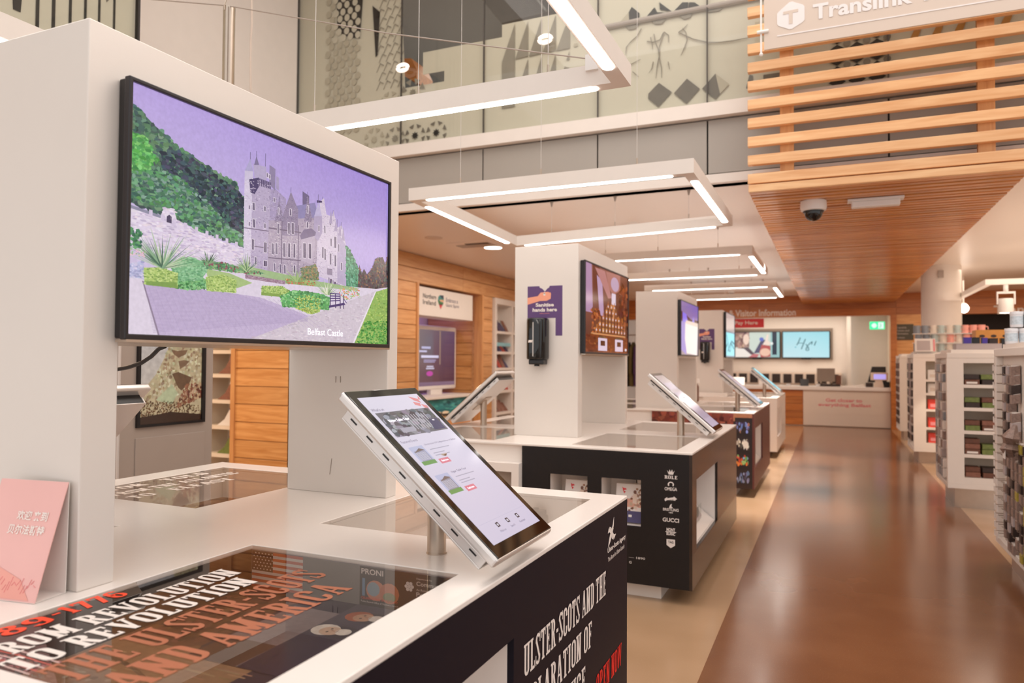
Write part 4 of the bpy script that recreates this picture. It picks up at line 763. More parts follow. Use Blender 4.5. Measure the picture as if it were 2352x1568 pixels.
p.build('screen_picture', (sx, sy, sz), (0, sw_, 0), (0, 0, sh_), 'castle_pic', tv1, thick=.003)
letters('caption', 'Belfast Castle', (sx+.0035, sy+.588*sw_, sz+.034*sh_), (0, 1, 0), (0, 0, 1), .165*sw_, .036*sh_, mat('caption_glow', '#e9e2f0', .4, emit=.85), tv1, 0)
# televisions on the other towers
tv2, (sx, sy, sz, sw_, sh_) = tv(-1.755, 5.24, 6.53, 1.606, 2.325, 'television on the second tower showing a whiskey bottle display')
p = Pic(21); p.bs = .6; p.bn = 2; p.p.append(([(0, 0), (1, 0), (1, 1), (0, 1)], ['#5a2a18', '#4a2014', '#6e4030', '#8a5a52']))
p.poly([(0, .45), (.16, .45), (.13, 1), (0, 1)], '#a987a8'); p.poly([(.17, .6), (.40, .55), (.30, 1), (.15, 1)], '#5f2f24'); p.poly([(.30, .45), (.40, .42), (.36, .85), (.24, .9)], '#b597b6'); p.poly([(.2, .98), (.42, .98), (.58, .68), (.5, .66)], '#b07a78')
p.poly([(.44, .98), (.80, 1), (.78, .8), (.62, .72), (.52, .78)], '#a8726a'); p.disc(.66, .86, .10, .09, '#b9a0b8'); p.rect(.58, .60, .68, .74, '#d8c8d8'); p.poly([(.60, .6), (.66, .6), (.64, .42), (.62, .42)], '#c9855a')
p.fill([(.72, .3), (1, .3), (1, .85), (.80, .9)], ['#7d3a1e', '#5a2614', '#9c5228', '#44180e'], 60, .05, .05); p.fill([(.14, .2), (.32, .2), (.30, .5), (.14, .5)], ['#8a4020', '#b0602c', '#6a3018'], 26, .04, .04)
for j, (yy, n) in enumerate(((.24, 10), (.31, 8), (.39, 6), (.47, 4), (.54, 3))):
    for i in range(n):
        x = .57+(i-(n-1)/2)*.075; p.rect(x-.02, yy, x+.02, yy+.05, p.jit('#b87848', 25)); p.rect(x-.007, yy+.05, x+.007, yy+.085, p.jit('#a4683e', 20)); p.disc(x, yy+.022, .013, .013, '#d2bfc8', 8)
p.rect(.12, .205, .93, .225, '#c98a5a'); p.rect(0, 0, 1, .2, '#6a2c14'); p.fill([(0, 0), (1, 0), (1, .2), (0, .2)], ['#7d3818', '#8f4a22', '#5c2410'], 60, .05, .02)
for x in (.27, .66): p.rect(x, .02, x+.20, .17, '#d6c4d6'); p.rect(x+.05, .08, x+.15, .14, '#4a2014'); p.rect(x+.02, .18, x+.18, .186, '#3a6a50')
p.rect(.92, .03, .96, .06, '#e8e0e8')
p.build('screen_picture', (sx, sy, sz), (0, sw_, 0), (0, 0, sh_), 'screen_pic', tv2, thick=.002)
tv3, (sx, sy, sz, sw_, sh_) = tv(-1.755, 9.07, 10.37, 1.625, 2.33, 'television on the third tower showing a white pint glass on purple')
p = Pic(22); p.p.append(([(0, 0), (1, 0), (1, 1), (0, 1)], ['#a08a90', '#a89498', '#7a66b8', '#8a76a8'])); p.poly([(.0, .62), (1, .55), (1, .72), (.6, .70), (0, .82)], '#4a2c38'); p.poly([(.1, .62), (.4, .62), (.3, .78), (.1, .8)], '#8a78e8'); p.poly([(.6, .62), (.8, .62), (.72, .78)], '#8f80e0'); p.poly([(0, .1), (.3, .0), (.3, .62), (0, .62)], '#9a86d0')
p.poly([(.32, .03), (.92, 0), (1.0, .62), (.24, .62), (.22, .3)], '#f2e6e2'); p.poly([(.24, .60), (1, .58), (1, .66), (.28, .66)], '#e4ccc0'); p.build('screen_picture', (sx, sy, sz), (0, sw_, 0), (0, 0, sh_), 'screen_pic', tv3, thick=.002)
tv4, (sx, sy, sz, sw_, sh_) = tv(-1.70, 12.86, 14.12, 1.625, 2.42, 'television on the farthest tower, grey above with turquoise lower picture')
p = Pic(23); p.rect(0, 0, 1, 1, '#b4a6a4'); p.rect(0, 0, 1, .60, '#8a8088'); p.rect(.04, .03, .97, .56, '#8fd2dc')
for q in ([(.1, .5), (.35, .15), (.45, .12)], [(.2, .12), (.55, .34), (.9, .2)], [(.5, .12), (.6, .38), (.95, .32)], [(.02, .2), (.16, .3)]): p.line(q, .045, '#1f4a58')
p.build('screen_picture', (sx, sy, sz), (0, sw_, 0), (0, 0, sh_), 'screen_pic', tv4, thick=.002)

# ---------------------------------------------------------------- touch tablets on posts
DV = Vector((.505, 0, -.43)).normalized(); NV = Vector((.6486, 0, .7617))
def tablet(label, px, py, flip=False, style=0, dz=0.):
    t = thing('touch_tablet', label, 'tablet', (px, py, T), 'touch tablets on posts')
    def L(a, b, c): return Vector((-.205, 0, .49+dz))+DV*a+Vector((0, 1, 0))*b+NV*c      # a down the screen, b across, c out of it
    def slab(a0, a1, b0, b1, c0, c1): return MB().obox(L((a0+a1)/2, (b0+b1)/2, (c0+c1)/2), DV*(a1-a0)/2, Vector((0, (b1-b0)/2, 0)), NV*(c1-c0)/2)
    def loc(name, mb, m, **k): return mb.build(name, m, t, **k)
    loc('case', slab(0, .663, -.2, .2, -.032, -.001), 'silver', bevel=.009, seg=3)
    loc('glass_front', slab(.006, .657, -.194, .194, -.003, .0012), 'black_glass', bevel=.003)
    hm = slab(.035, .632, -.168, .168, -.080, -.074)
    for b_0, b_1 in ((-.168, -.160), (.160, .168)): hm.obox(L(.3335, (b_0+b_1)/2, -.060), DV*.2985, Vector((0, .004, 0)), NV*.0145)
    hs = loc('rear_housing', hm, 'silver', bevel=.002)
    for k in range(8):
        for b in (-.1685, .1685): MB().obox(L(.075+k*.0735, b, -.056), DV*.0135, Vector((0, .001, 0)), NV*.0022).build('slot', 'black_plastic', hs)
    loc('core', slab(.036, .62, -.158, .158, -.0735, -.0325), 'black_plastic')
    loc('bracket_plate', MB().obox(L(.36, 0, -.083), DV*.09, Vector((0, .06, 0)), NV*.003), 'brushed_steel', bevel=.002)
    tp = L(.36, 0, -.07); loc('post', MB().tube([(0, 0, 0), (0, 0, .30+dz)], .0285, 24), 'brushed_steel', smooth=True)
    loc('base_flange', MB().lathe((0, 0, 0), [(.031, .004), (.031, 0)], 24).lathe((0, 0, 0), [(.0285, .004), (.031, .004)], 24), 'brushed_steel')
    p = Pic(30+style)
    if style == 0:
        p.p.append(([(0, 0), (1, 0), (1, 1), (0, 1)], ['#d0c8dc', '#cbc4da', '#dbd4e4', '#d8d2e2']))
        def rr(x0, v0, x1, v1, c): p.rect(x0, 1-v1, x1, 1-v0, c)
        for q in ([(.80, .985), (.93, .96), (.93, .925), (.84, .95)], [(.80, .94), (.90, .925), (.87, .90), (.79, .915)], [(.93, .955), (.985, .985), (.975, .95)], [(.9, .92), (.985, .90), (.96, .865), (.91, .885)]): p.poly(q, '#dc8a8e')
        rr(.05, .115, .96, .29, '#6e6a72'); p.fill([(.08, .72), (.93, .72), (.93, .875), (.08, .875)], ['#8a8894', '#5c5a62', '#9a98a2', '#4c4a54'], 130, .05, .018)
        for k in range(9): rr(.42+k*.045, .15, .435+k*.045, .26, '#b8b4c0')
        p.poly([(.72, .72), (.93, .72), (.93, .80), (.78, .80)], '#4a4466'); rr(.20, .235, .42, .268, '#a9a4b2'); rr(.83, .205, .87, .215, '#efeaf2')
        for v in (.365, .56):
            rr(.06, v, .285, v+.125, '#b9bbd8'); rr(.09, v+.03, .26, v+.10, '#9a98b0' if v < .5 else '#8f8a98'); rr(.06, v+.10, .285, v+.125, '#6f9a5a')
            for k in range(7): rr(.10+k*.022, v+.04, .108+k*.022, v+.095, '#d9d6e4')
            p.poly([(.08, 1-v-.04), (.27, 1-v-.03), (.2, 1-v-.015)], '#7b6a68'); rr(.335, v+.105, .51, v+.138, '#d98090')
            for w_, dv in ((.35, .035), (.2, .062), (.26, .078)): rr(.35, v+dv, .35+w_, v+dv+.005, '#a9a4b6')
        rr(.03, .885, .98, .8865, '#bdb6ca')
        for x in (.28, .48, .69): rr(x, .905, x+.05, .932, '#2c2836'); rr(x+.014, .912, x+.036, .925, '#e4deea')
    else:
        p.p.append(([(0, 0), (1, 0), (1, 1), (0, 1)], ['#b9b0c4', '#b4aac0', '#8a7c7c', '#94868a'] if style != 4 else ['#8fd6e2', '#8ad0de', '#9adbe4', '#95d8e2']))
        for k in range(4): p.rect(.08, .15+.19*k, .92, .28+.19*k, '#a49aac' if style != 4 else '#5fb4c6')
    s0, s1, b0, b1 = .036, .620, -.164, .166
    p.build('screen_picture', (0, 0, 0), (1, 0, 0), (0, 1, 0), 'screen_pic', t, thick=.0) if False else None
    U, V = Vector((0, b1-b0, 0)), -DV*(s1-s0); o = L(s1, b0, .0014); mb = MB(); n = len(p.p)
    for i, (pts, c) in enumerate(p.p): mb.face([o+U*x+V*y+NV*.0008*i/n for x, y in pts], c)
    mb.build('screen_picture', 'screen_pic', t)
    if style == 0:
        def tx(s, x, v, w_, h, m='print_black', b=0.):
            f = font_polys(s, b); xs = [q[0] for g in f for q in g]; ys = [q[1] for g in f for q in g]; mm = MB(); oo = L(s0+(s1-s0)*v, b0+(b1-b0)*x, .0027)
            for g in f: mm.face([oo+U*((q[0]-min(xs))/(max(xs)-min(xs))*w_)+V*((q[1]-min(ys))/(max(ys)-min(ys))*h) for q in g])
            mm.build('lettering', m, t)
        mat('ui_dark', '#5a5468', .5, emit=.35); mat('ui_light', '#e8e2ee', .5, emit=.8)
        tx("What's on", .03, .105, .19, .02, 'ui_dark', .01); tx('Vegan Table Tour', .13, .19, .34, .02, 'ui_light', .02); tx('Featured Events', .03, .335, .26, .016, 'ui_dark'); tx('Declaration Of Independence in Belfast', .33, .375, .58, .014, 'ui_dark'); tx('Vegan Table Tour', .34, .575, .28, .016, 'ui_dark', .01)
        tx("What's on", .25, .962, .11, .013, 'ui_dark'); tx('Search', .47, .962, .08, .013, 'ui_dark'); tx('Newsletter', .66, .962, .12, .013, 'ui_dark')
        for v in (.365, .56): tx('Read more', .365, v+.127, .115, .012, 'ui_light', .01)
    if flip: t.rotation_euler = (0, 0, math.pi)
    return t
tablet('nearest touch tablet, lit page of event listings, standing on navy counter', -1.09, 1.91, style=0)
tablet('touch tablet leaning on the second counter, its dim screen seen edge on', -1.09, 5.77, style=2)
tablet('touch tablet on the third counter with dark screen, seen edge on', -1.09, 9.55, style=3)
tablet('farthest touch tablet with turquoise screen, on the plain white counter', -1.09, 13.55, style=4)
tablet('grey back of a touch tablet half hidden behind the nearest tower leg', -2.86, 1.985, True, 5, -.015)
tablet('touch tablet seen from behind, between the nearest tablet and the poster tower', -2.86, 5.84, True, 6)
tablet('touch tablet seen from behind beside the plain third tower', -2.86, 9.7, True, 7)

# cable under the big television
tag(MB((-2.3, 1.9, 1.5)).tube([(-2.23, 1.9, 1.594), (-2.262, 1.9, 1.585), (-2.30, 1.9, 1.557), (-2.35, 1.9, 1.533), (-2.42, 1.9, 1.516), (-2.50, 1.9, 1.505), (-2.62, 1.9, 1.50)], .0075, 8).build('power_cable', 'black_plastic', smooth=True), 'black power cable drooping below the castle television', 'cable')

# pink tent card
e_ = Vector((-math.cos(.157), -math.sin(.157), 0)); b_ = Vector((-math.sin(.157), math.cos(.157), 0)); BR = Vector((-1.717, 1.112, T+.001)); th = math.radians(18)
tc = thing('tent_card', 'pink tent card with white Chinese lettering, before the nearest tower', 'sign', tuple(BR+e_*.105+b_*.04))
sd = Vector((0, 0, math.cos(th)))+b_*math.sin(th); nrm = e_.cross(sd); nrm = -nrm if nrm.y > 0 else nrm
part('front_sheet', MB().prism([BR, BR+e_*.21, BR+e_*.21+sd*.285, BR+sd*.285], -nrm*.002), 'pink_sign', tc)
tp_ = BR+sd*.285; bk = BR+b_*.085
part('back_sheet', MB().prism([tp_-nrm*.002, tp_+e_*.21-nrm*.002, Vector(bk)+e_*.21, Vector(bk)], b_*.002), 'paper_white', tc); part('base_flap', MB().prism([BR, bk, bk+e_*.21, BR+e_*.21], (0, 0, .001)), 'paper_white', tc)
def tcl(s, a, z, wd, h): letters('lettering', s, BR+e_*(.21-a)+sd*z+nrm*.001, -e_, sd, wd, h, 'print_white', tc, .02, lift=.0006)
tcl('\u6b22\u8fce', .085, .187, .045, .023); tcl('\u6765\u5230', .137, .187, .042, .023); tcl('\u8d1d\u5c14\u6cd5\u65af\u7279', .068, .152, .112, .024)
mb = MB()
for k in range(22): a = .02+k*.008; mb.tube([BR+e_*(.205-a)+sd*(.03+.012*math.sin(k))+nrm*.0012, BR+e_*(.198-a)+sd*(.045+.01*math.sin(k*1.7))+nrm*.0012], .0007, 4)
part('printed_sketch_lines', mb, 'sanit_pink', tc); part('printed_hill', MB().face([BR+e_*.21+sd*.005+nrm*.0008, BR+e_*.02+sd*.005+nrm*.0008, BR+e_*.06+sd*.05+nrm*.0008, BR+e_*.21+sd*.10+nrm*.0008]), mat('pink_print', '#eaa294', .45), tc)

# sanitiser posters and dispensers
def sanit(x0, x1, z0, z1, y, lab1, lab2):
    t = thing('sanitise_poster', lab1, 'poster', ((x0+x1)/2, y, (z0+z1)/2), 'hand sanitiser posters'); w_, h = x1-x0, z1-z0; xc = (x0+x1)/2
    def P2(u, v, d=.0012): return (x0+u*w_, y-d, z0+v*h)
    out = [(0, 0), (.12, 0), (.12, .355), (.81, .355), (.81, 0), (1, 0), (1, 1), (.64, 1)]+[(.64-.02, .965), (.58, .95), (.545, .925), (.5, .885), (.455, .925), (.42, .95), (.36, .965), (.34, 1), (0, 1)]
    part('sheet', MB().prism([P2(u, v) for u, v in out], (0, .001, 0)), 'sanit_purple', t)
    part('printed_arm', MB().face([P2(u, v, .0018) for u, v in ((0, .77), (.30, .80), (.38, .87), (.60, .88), (.68, .84), (.67, .74), (.55, .70), (.36, .70), (0, .63))]).face([P2(u, v, .002) for u, v in ((.55, .87), (.67, .865), (.68, .83), (.56, .83))]), 'skin_print', t)
    part('printed_drop', MB().face([P2(.49+a, v, .0024) for a, v in ell(0, .83, .035, .025, n=10)]).face([P2(.46, .84, .0024), P2(.52, .84, .0024), P2(.49, .885, .0024)]), 'print_white', t)
    for s, u, v, wd, hh in (('Sanitise', .24, .585, .52, .072), ('hands here', .15, .485, .70, .075)): letters('lettering', s, P2(u, v, .0014), (1, 0, 0), (0, 0, 1), wd*w_, hh*h, 'print_white', t, .035)
    letters('lettering', '#StaySafe', P2(.35, .435, .0014), (1, 0, 0), (0, 0, 1), .29*w_, .022*h, 'sanit_pink', t, .01)
    d = thing('soap_dispenser', lab2, 'dispenser', (xc-.04, y, z0-.21), 'hand sanitiser dispensers'); a, b = x0+.025, x0+.185
    def hull(y0_, zt, zb, r=.03):
        pts = [(a+r, y0_+.0), (a+.006, y0_+.02), (a, y0_+.05), (a, y), (b, y), (b, y0_+.05), (b-.006, y0_+.02), (b-r, y0_)]
        return MB().prism([(px, py, zb) for px, py in pts], (0, 0, zt-zb))
    part('cover', hull(y-.115, z0+.135, z0-.185), 'black_glass', d, bevel=.016, seg=3, smooth=True)
    part('nozzle', MB().box(a+.025, b-.012, y-.10, y-.01, z0-.222, z0-.184), 'black_plastic', d, bevel=.008); part('tip', MB().lathe(((a+b)/2, y-.06, z0-.235), [(.018, .02), (.022, 0)], 14), 'black_plastic', d)
    part('badge', MB().obox((a+.048, y-.1165, z0-.045), (.016, 0, 0), (0, .0012, 0), (.003, 0, .009)), 'print_white', d); part('level_window', MB().box(a+.066, a+.072, y-.1163, y-.114, z0-.16, z0+.10), 'grey_lamp', d)
sanit(-2.171, -1.882, 1.744, 2.13, 5.20, 'purple Sanitise hands here poster on the second tower', 'glossy black soap dispenser fixed over the second tower poster')
sanit(-2.094, -1.836, 1.76, 2.12, 12.75, 'small distant purple Sanitise hands here poster on the farthest tower', 'distant black soap dispenser on the farthest tower')

# grey poster totem behind the nearest counter
tm = thing('poster_totem', 'grey totem with a framed photograph of a rocky coastal cliff', 'totem', (-4.35, 3.65, 0))
part('body', MB().box(-4.55, -4.205, 3.235, 4.01, 0, 1.98), 'grey_panel', tm, bevel=.006); part('lower_door', MB().box(-4.205, -4.198, 3.36, 3.935, .12, 1.02), 'grey_panel', tm, bevel=.003)
part('corner_profile', MB().box(-4.208, -4.196, 3.228, 3.24, 0, 1.98), 'silver', tm); part('frame', panel(MB(), 'x', -4.205, .02, 3.36, 3.925, 1.09, 1.93, [(3.382, 3.895, 1.108, 1.91)]), 'black_plastic', tm)
p = Pic(41); p.bs = .7; p.bn = 1.8; p.ba = .7; p.p.append(([(0, 0), (1, 0), (1, 1), (0, 1)], ['#d8c4b0', '#d8c4b0', '#d6ccc8', '#cfc4c2'])); p.poly([(0, .25), (.25, .42), (.5, .7), (.6, 1), (1, 1), (1, 0), (0, 0)], '#cdb58e'); p.fill([(.1, .2), (.25, .42), (.5, .7), (.6, 1), (1, 1), (1, .2)], ['#dccaa2', '#b89a74', '#e6d8b2', '#a8886a', '#c9b890'], 260, .03, .022)
p.poly([(.50, .42), (.60, .435), (.72, .41), (.83, .385), (.80, .34), (.66, .27), (.60, .30)], '#75543c'); p.poly([(.48, .63), (.58, .62), (.75, .63), (.72, .59), (.60, .56), (.52, .59)], '#8a664c'); p.poly([(.60, .53), (.70, .54), (.79, .53), (.72, .49), (.63, .46)], '#8c6a50'); p.poly([(.25, .2), (.5, .33), (.6, .25), (.5, .15)], '#c4c49a'); p.fill([(.55, .12), (1, .2), (1, .33), (.75, .33)], ['#8a4e38', '#a0684c', '#6c3a2a', '#c89c78'], 110, .025, .02)
p.fill([(0, 0), (1, 0), (1, .12), (.5, .18), (0, .2)], ['#5a3820', '#6a4428', '#7a5232', '#4c2e1a', '#8a6440'], 300, .014, .012); p.poly([(0, 0), (1, 0), (1, .05), (.5, .09), (0, .06)], '#3a2012')
p.build('poster_picture', (-4.199, 3.382, 1.108), (0, .513, 0), (0, 0, .80), 'rock_pic', tm, thick=.002)

# leaflet blocks: in the counter niches
def leaflet(x0, x1, y, z, h, lab, lean=.05, grp='visitor leaflets in the counter niches'):
    t = thing('leaflet_stack', lab, 'leaflets', ((x0+x1)/2, y, z), grp)
    part('pages', MB().prism([(x0, y, z), (x1, y, z), (x1, y+lean, z+h), (x0, y+lean, z+h)], (0, .03, .004)), 'paper_white', t)
    p = Pic(50); p.rect(0, .0, 1, 1, '#e9e2de'); p.rect(0, 0, 1, .30, '#4b4670'); p.rect(0, .40, 1, .62, '#d9a390'); p.rect(.05, .5, .45, .58, '#b57a6c'); p.fill([(.5, .3), (1, .3), (1, .9), (.6, .9)], ['#d8b49a', '#8a6450', '#e8d4c4', '#b48a74'], 30, .06, .04)
    p.disc(.7, .8, .06, .05, '#7a5040'); p.rect(.63, .5, .78, .75, '#e4cfc0'); p.rect(.5, .14, .62, .2, '#e9e2de')
    for q in ([(.22, .92), (.32, .86), (.26, .80)], [(.30, .90), (.40, .86), (.30, .83)], [(.26, .82), (.36, .80), (.30, .74)]): p.poly(q, '#e0303a')
    p.build('cover_print', (x0, y-.0015, z), (x1-x0, 0, 0), (0, lean, h), 'flat_print', t, thick=.0008)
leaflet(-1.70, -1.525, 4.735, .48, .245, 'leaflet stack in the left front niche of the charcoal counter'); leaflet(-1.335, -1.15, 4.735, .48, .245, 'leaflet stack in the right front niche of the charcoal counter')
t = thing('leaflet_rack', 'clear leaflet holder with purple leaflet inside the charcoal counter side niche', 'leaflets', (-1.0, 5.3, .5))
part('leaflet', MB().prism([(-.93, 4.95, .42), (-.93, 5.2, .42), (-1.06, 5.2, .66), (-1.06, 4.95, .66)], (.02, 0, .01)), 'brochure_purple', t); part('leaflet', MB().prism([(-.905, 5.25, .40), (-.905, 5.5, .40), (-1.03, 5.5, .64), (-1.03, 5.25, .64)], (.02, 0, .01)), 'grey_box', t)
part('holder', MB().prism([(-.895, 4.93, .39), (-.895, 5.52, .39), (-.895, 5.52, .50), (-.895, 4.93, .50)], (.003, 0, 0)), 'clear_glass', t)
t = thing('display_leaflet', 'open green leaflet lying inside the nearest counter, behind its tablet', 'leaflets', (-1.35, 2.35, .81)); part('page', MB().obox((-1.45, 2.30, .815), (.10, .03, 0), (-.02, .06, 0), (0, 0, .002)), 'brochure_teal', t); part('page', MB().obox((-1.22, 2.2, .815), (.09, .0, 0), (0, .06, 0), (0, 0, .002)), 'paper_white', t)
t = k1
p = Pic(61); p.rect(0, 0, 1, 1, '#9a7050'); p.fill([(0, 0), (1, 0), (1, 1), (0, 1)], ['#7a4c30', '#b08a66', '#c9ac8a', '#6a3c26', '#8a5c40'], 130, .06, .06); p.rect(.5, .3, .8, .95, '#d9c0a0'); p.disc(.25, .7, .1, .12, '#e0c8ac'); p.build('printed_sheet', (-2.98, 2.09, .812), (.72, 0, 0), (0, .83, 0), 'photo_print', t)
for s, x, wd in (('STORY TOLD', -2.88, .62), ('FROM THE ATLANTIC', -2.76, .70), ('TO BELFAST', -2.64, .55)): letters('lettering', s, (x, 2.12, .9687), (0, 1, 0), (-1, 0, 0), wd, .07, 'print_white', t, slab=True, lift=.0004)
letters('lettering', 'THE SPIRIT', (-2.30, 2.52, .815), (0, 1, 0), (-1, 0, 0), .24, .06, 'print_orange', t, slab=True, lift=.002)

# Northern Ireland information booth in the left wall niche
sg = thing('booth_sign', 'white fascia box lettered Northern Ireland with heart-shaped emblem', 'sign', (-6.1, 10.75, 2.26)); part('box', MB().box(-6.35, -5.945, 9.71, 11.65, 2.265, 2.72), 'white_paint', sg, bevel=.004)
def nt(s, y, z, wd, h, m, b=.0): letters('lettering', s, (-5.945, y, z), (0, 1, 0), (0, 0, 1), wd, h, m, sg, b, lift=.002)
nt('Northern', 9.91, 2.545, .42, .075, 'print_black', .01); nt('Ireland', 9.91, 2.445, .41, .075, 'print_black', .01); nt('Embrace a', 10.66, 2.535, .42, .07, 'brochure_navy', .0); nt('Giant Spirit', 10.66, 2.44, .47, .07, 'brochure_navy', .0)
p = Pic(62); p.poly([(.05, .55), (.12, .85), (.4, 1.), (.62, .95), (.95, .98), (1, .75), (.95, .5), (.5, 0)], '#3f8a86'); p.poly([(.35, .98), (.95, 1), (1, .75), (.6, .8)], '#2a3c50'); p.poly([(.3, .66), (.96, .68), (.97, .5), (.4, .56)], '#e0b088'); p.poly([(.05, .62), (.4, .55), (.95, .45), (.85, .35), (.2, .35)], '#3d7a44'); p.poly([(.18, .38), (.85, .38), (.75, .28), (.3, .25)], '#4a2c28'); p.poly([(.25, .30), (.78, .30), (.5, 0)], '#cf3f48')
p.build('emblem', (-5.9435, 10.375, 2.395), (0, .21, 0), (0, 0, .24), 'flat_print', sg, thick=.001)
iu = thing('information_screen', 'white framed portrait information screen in the left wall niche', 'screen', (-6.45, 11.2, 1.03)); part('frame', MB().box(-6.48, -6.405, 10.50, 11.90, 1.03, 2.16), 'white_plastic', iu, bevel=.03, seg=3)
p = Pic(63); p.p.append(([(0, 0), (1, 0), (1, 1), (0, 1)], ['#6a4a4c', '#4c2c38', '#5a4460', '#74666c'])); p.rect(0, 0, 1, .07, '#7d6478'); p.rect(.55, .38, .58, 1, '#9a7f70'); p.rect(.06, .66, .30, .70, '#b9b2d4')
for x0, y0, x1, h, c in ((.0, .60, .2, .03, '#c9c0e0'), (.05, .50, .52, .045, '#d8d0ea'), (.12, .45, .45, .018, '#a89cc0'), (.12, .42, .42, .018, '#a89cc0'), (.2, .335, .38, .022, '#cfc8e0'), (.18, .30, .4, .022, '#cfc8e0')): p.rect(x0, y0, x1, y0+h, c)
p.disc(.28, .22, .09, .045, '#c04aa0'); p.build('screen_picture', (-6.403, 10.57, 1.10), (0, 1.26, 0), (0, 0, .98), 'screen_pic', iu, thick=.002)
part('stand_foot', MB().box(-6.50, -6.42, 11.0, 11.4, .94, 1.04), 'white_plastic', iu)
dk = thing('booth_desk', 'white booth desk with teal seascape and cows picture below the information screen', 'desk', (-6.4, 10.8, 0)); part('top', MB().box(-6.9, -6.0, 9.72, 11.95, .90, .945), 'white_paint', dk, bevel=.004); part('front', MB().box(-6.12, -6.07, 9.75, 11.9, .0, .90), 'white_paint', dk)
p = Pic(64); p.rect(0, 0, 1, 1, '#cfa878'); p.rect(.1, .45, 1, 1, '#2f8f92'); p.fill([(.1, .5), (1, .5), (1, 1), (.1, 1)], ['#2a7f86', '#3fa5a4', '#58b5b0', '#226a74'], 80, .05, .04); p.fill([(.05, .38), (.9, .38), (.9, .52), (.05, .52)], ['#2c2a28', '#e8d0b0', '#3a3632', '#f0dcc0'], 40, .05, .05); p.rect(0, 0, 1, .2, '#e0a06a'); p.fill([(.0, .0), (.5, .0), (.5, .12), (0, .12)], ['#5f9a3a', '#7ab04a'], 30, .04, .03)
p.build('front_picture', (-6.068, 9.78, .42), (0, 2.05, 0), (0, 0, .47), 'flat_print', dk, thick=.002)
# white shelf units with brochures
def shelfunit(x, y0, y1, rows, lab, depth=.3):
    t = thing('brochure_shelves', lab, 'shelves', (x-depth/2, (y0+y1)/2, 0)); part('back', MB().box(x-depth-.015, x-depth, y0, y1, 0, 2.72), 'white_paint', t)
    n = max(1, round((y1-y0-.1)/.86)); pw = (y1-y0-.08)/n
    for k in range(n+1): part('upright', MB().box(x-depth, x, y0+k*pw, y0+k*pw+.08, .14, 2.64), 'white_paint', t)
    for z in rows: part('shelf', MB().box(x-depth+.015, x-.005, y0+.08, y1-.08, z-.05, z), 'white_paint', t)
    part('top_rail', MB().box(x-depth, x, y0, y1, 2.64, 2.75), 'white_paint', t); part('base', MB().box(x-depth, x-.01, y0, y1, 0, .14), 'white_paint', t)
    return t
ROWS = [2.12, 1.725, 1.41, .97, .55, .18]
shelfunit(-5.86, 12.44, 14.10, ROWS, 'white brochure shelves built against the timber wall beyond the booth niche')
ms = ['brochure_brown', 'brochure_purple', 'brochure_navy', 'brochure_red', 'brochure_brown', 'brochure_brown']; nm = ['top', 'second', 'third', 'fourth', 'fifth', 'lowest']
for i, z in enumerate(ROWS):
    for k in range(4):
        y = 12.60+k*.17; t = thing('brochure', 'leaning brochure, %s from the booth end in the %s bay of the wall shelves' % (('first', 'second', 'third', 'fourth')[k], nm[i]), 'brochure', (-6.0, y, z), 'brochures in the %s bay' % nm[i])
        h = R.uniform(.16, .28) if i != 1 else .14+.05*(k % 2)
        part('cover', MB().prism([(-5.93, y, z+.003), (-5.93, y+.145, z+.003), (-6.06, y+.145, z+h), (-6.06, y, z+h)], (-.012, 0, -.004)), ms[(i+k) % 6] if k % 3 else ms[i], t); part('pages', MB().prism([(-5.942, y+.004, z+.002), (-5.942, y+.141, z+.002), (-6.07, y+.141, z+h-.006), (-6.07, y+.004, z+h-.006)], (-.02, 0, -.002)), 'paper_white', t)
tag(MB((-5.95, 13, 1.86)).box(-5.90, -5.89, 12.56, 13.22, 1.83, 1.90).build('shelf_edge_strip', 'brochure_teal'), 'pale turquoise label strip on the second bay of the wall shelves', 'label')
t = thing('recess_shelves', 'cream shelves in the recess left of the timber end wall', 'shelves', (-7.08, 7.05, 0))
GR = [1.66, 1.36, 1.035, .71, .36]
for z in GR: part('shelf', MB().box(-7.335, -6.835, 6.835, 7.28, z-.045, z), 'cream_paint', t)
part('end_stop', MB().box(-7.335, -6.835, 7.26, 7.285, .1, 2.2), 'cream_paint', t)
for z, m, m2, lb in ((1.36, 'brochure_brown', 'brochure_red', 'red and black'), (1.035, 'brochure_brown', 'paper_white', 'brown'), (.71, 'paper_white', 'brochure_purple', 'white and black'), (.36, 'box_green', 'brochure_purple', 'green and dark')):
    t = thing('souvenir_pouch', '%s souvenirs on a cream recess shelf beside the timber end wall' % lb, 'souvenir', (-6.98, 7.0, z)); part('body', MB().prism([(-7.12, 6.87, z+.002), (-6.86, 6.87, z+.002), (-6.86, 6.87, z+.19), (-6.92, 6.87, z+.20), (-7.0, 6.87, z+.08)], (0, .14, 0)), m, t); part('top_piece', MB().lathe((-6.93, 6.95, z+.15), [(.001, .09), (.05, .07), (.06, .02), (.04, 0)], 12), m2, t)
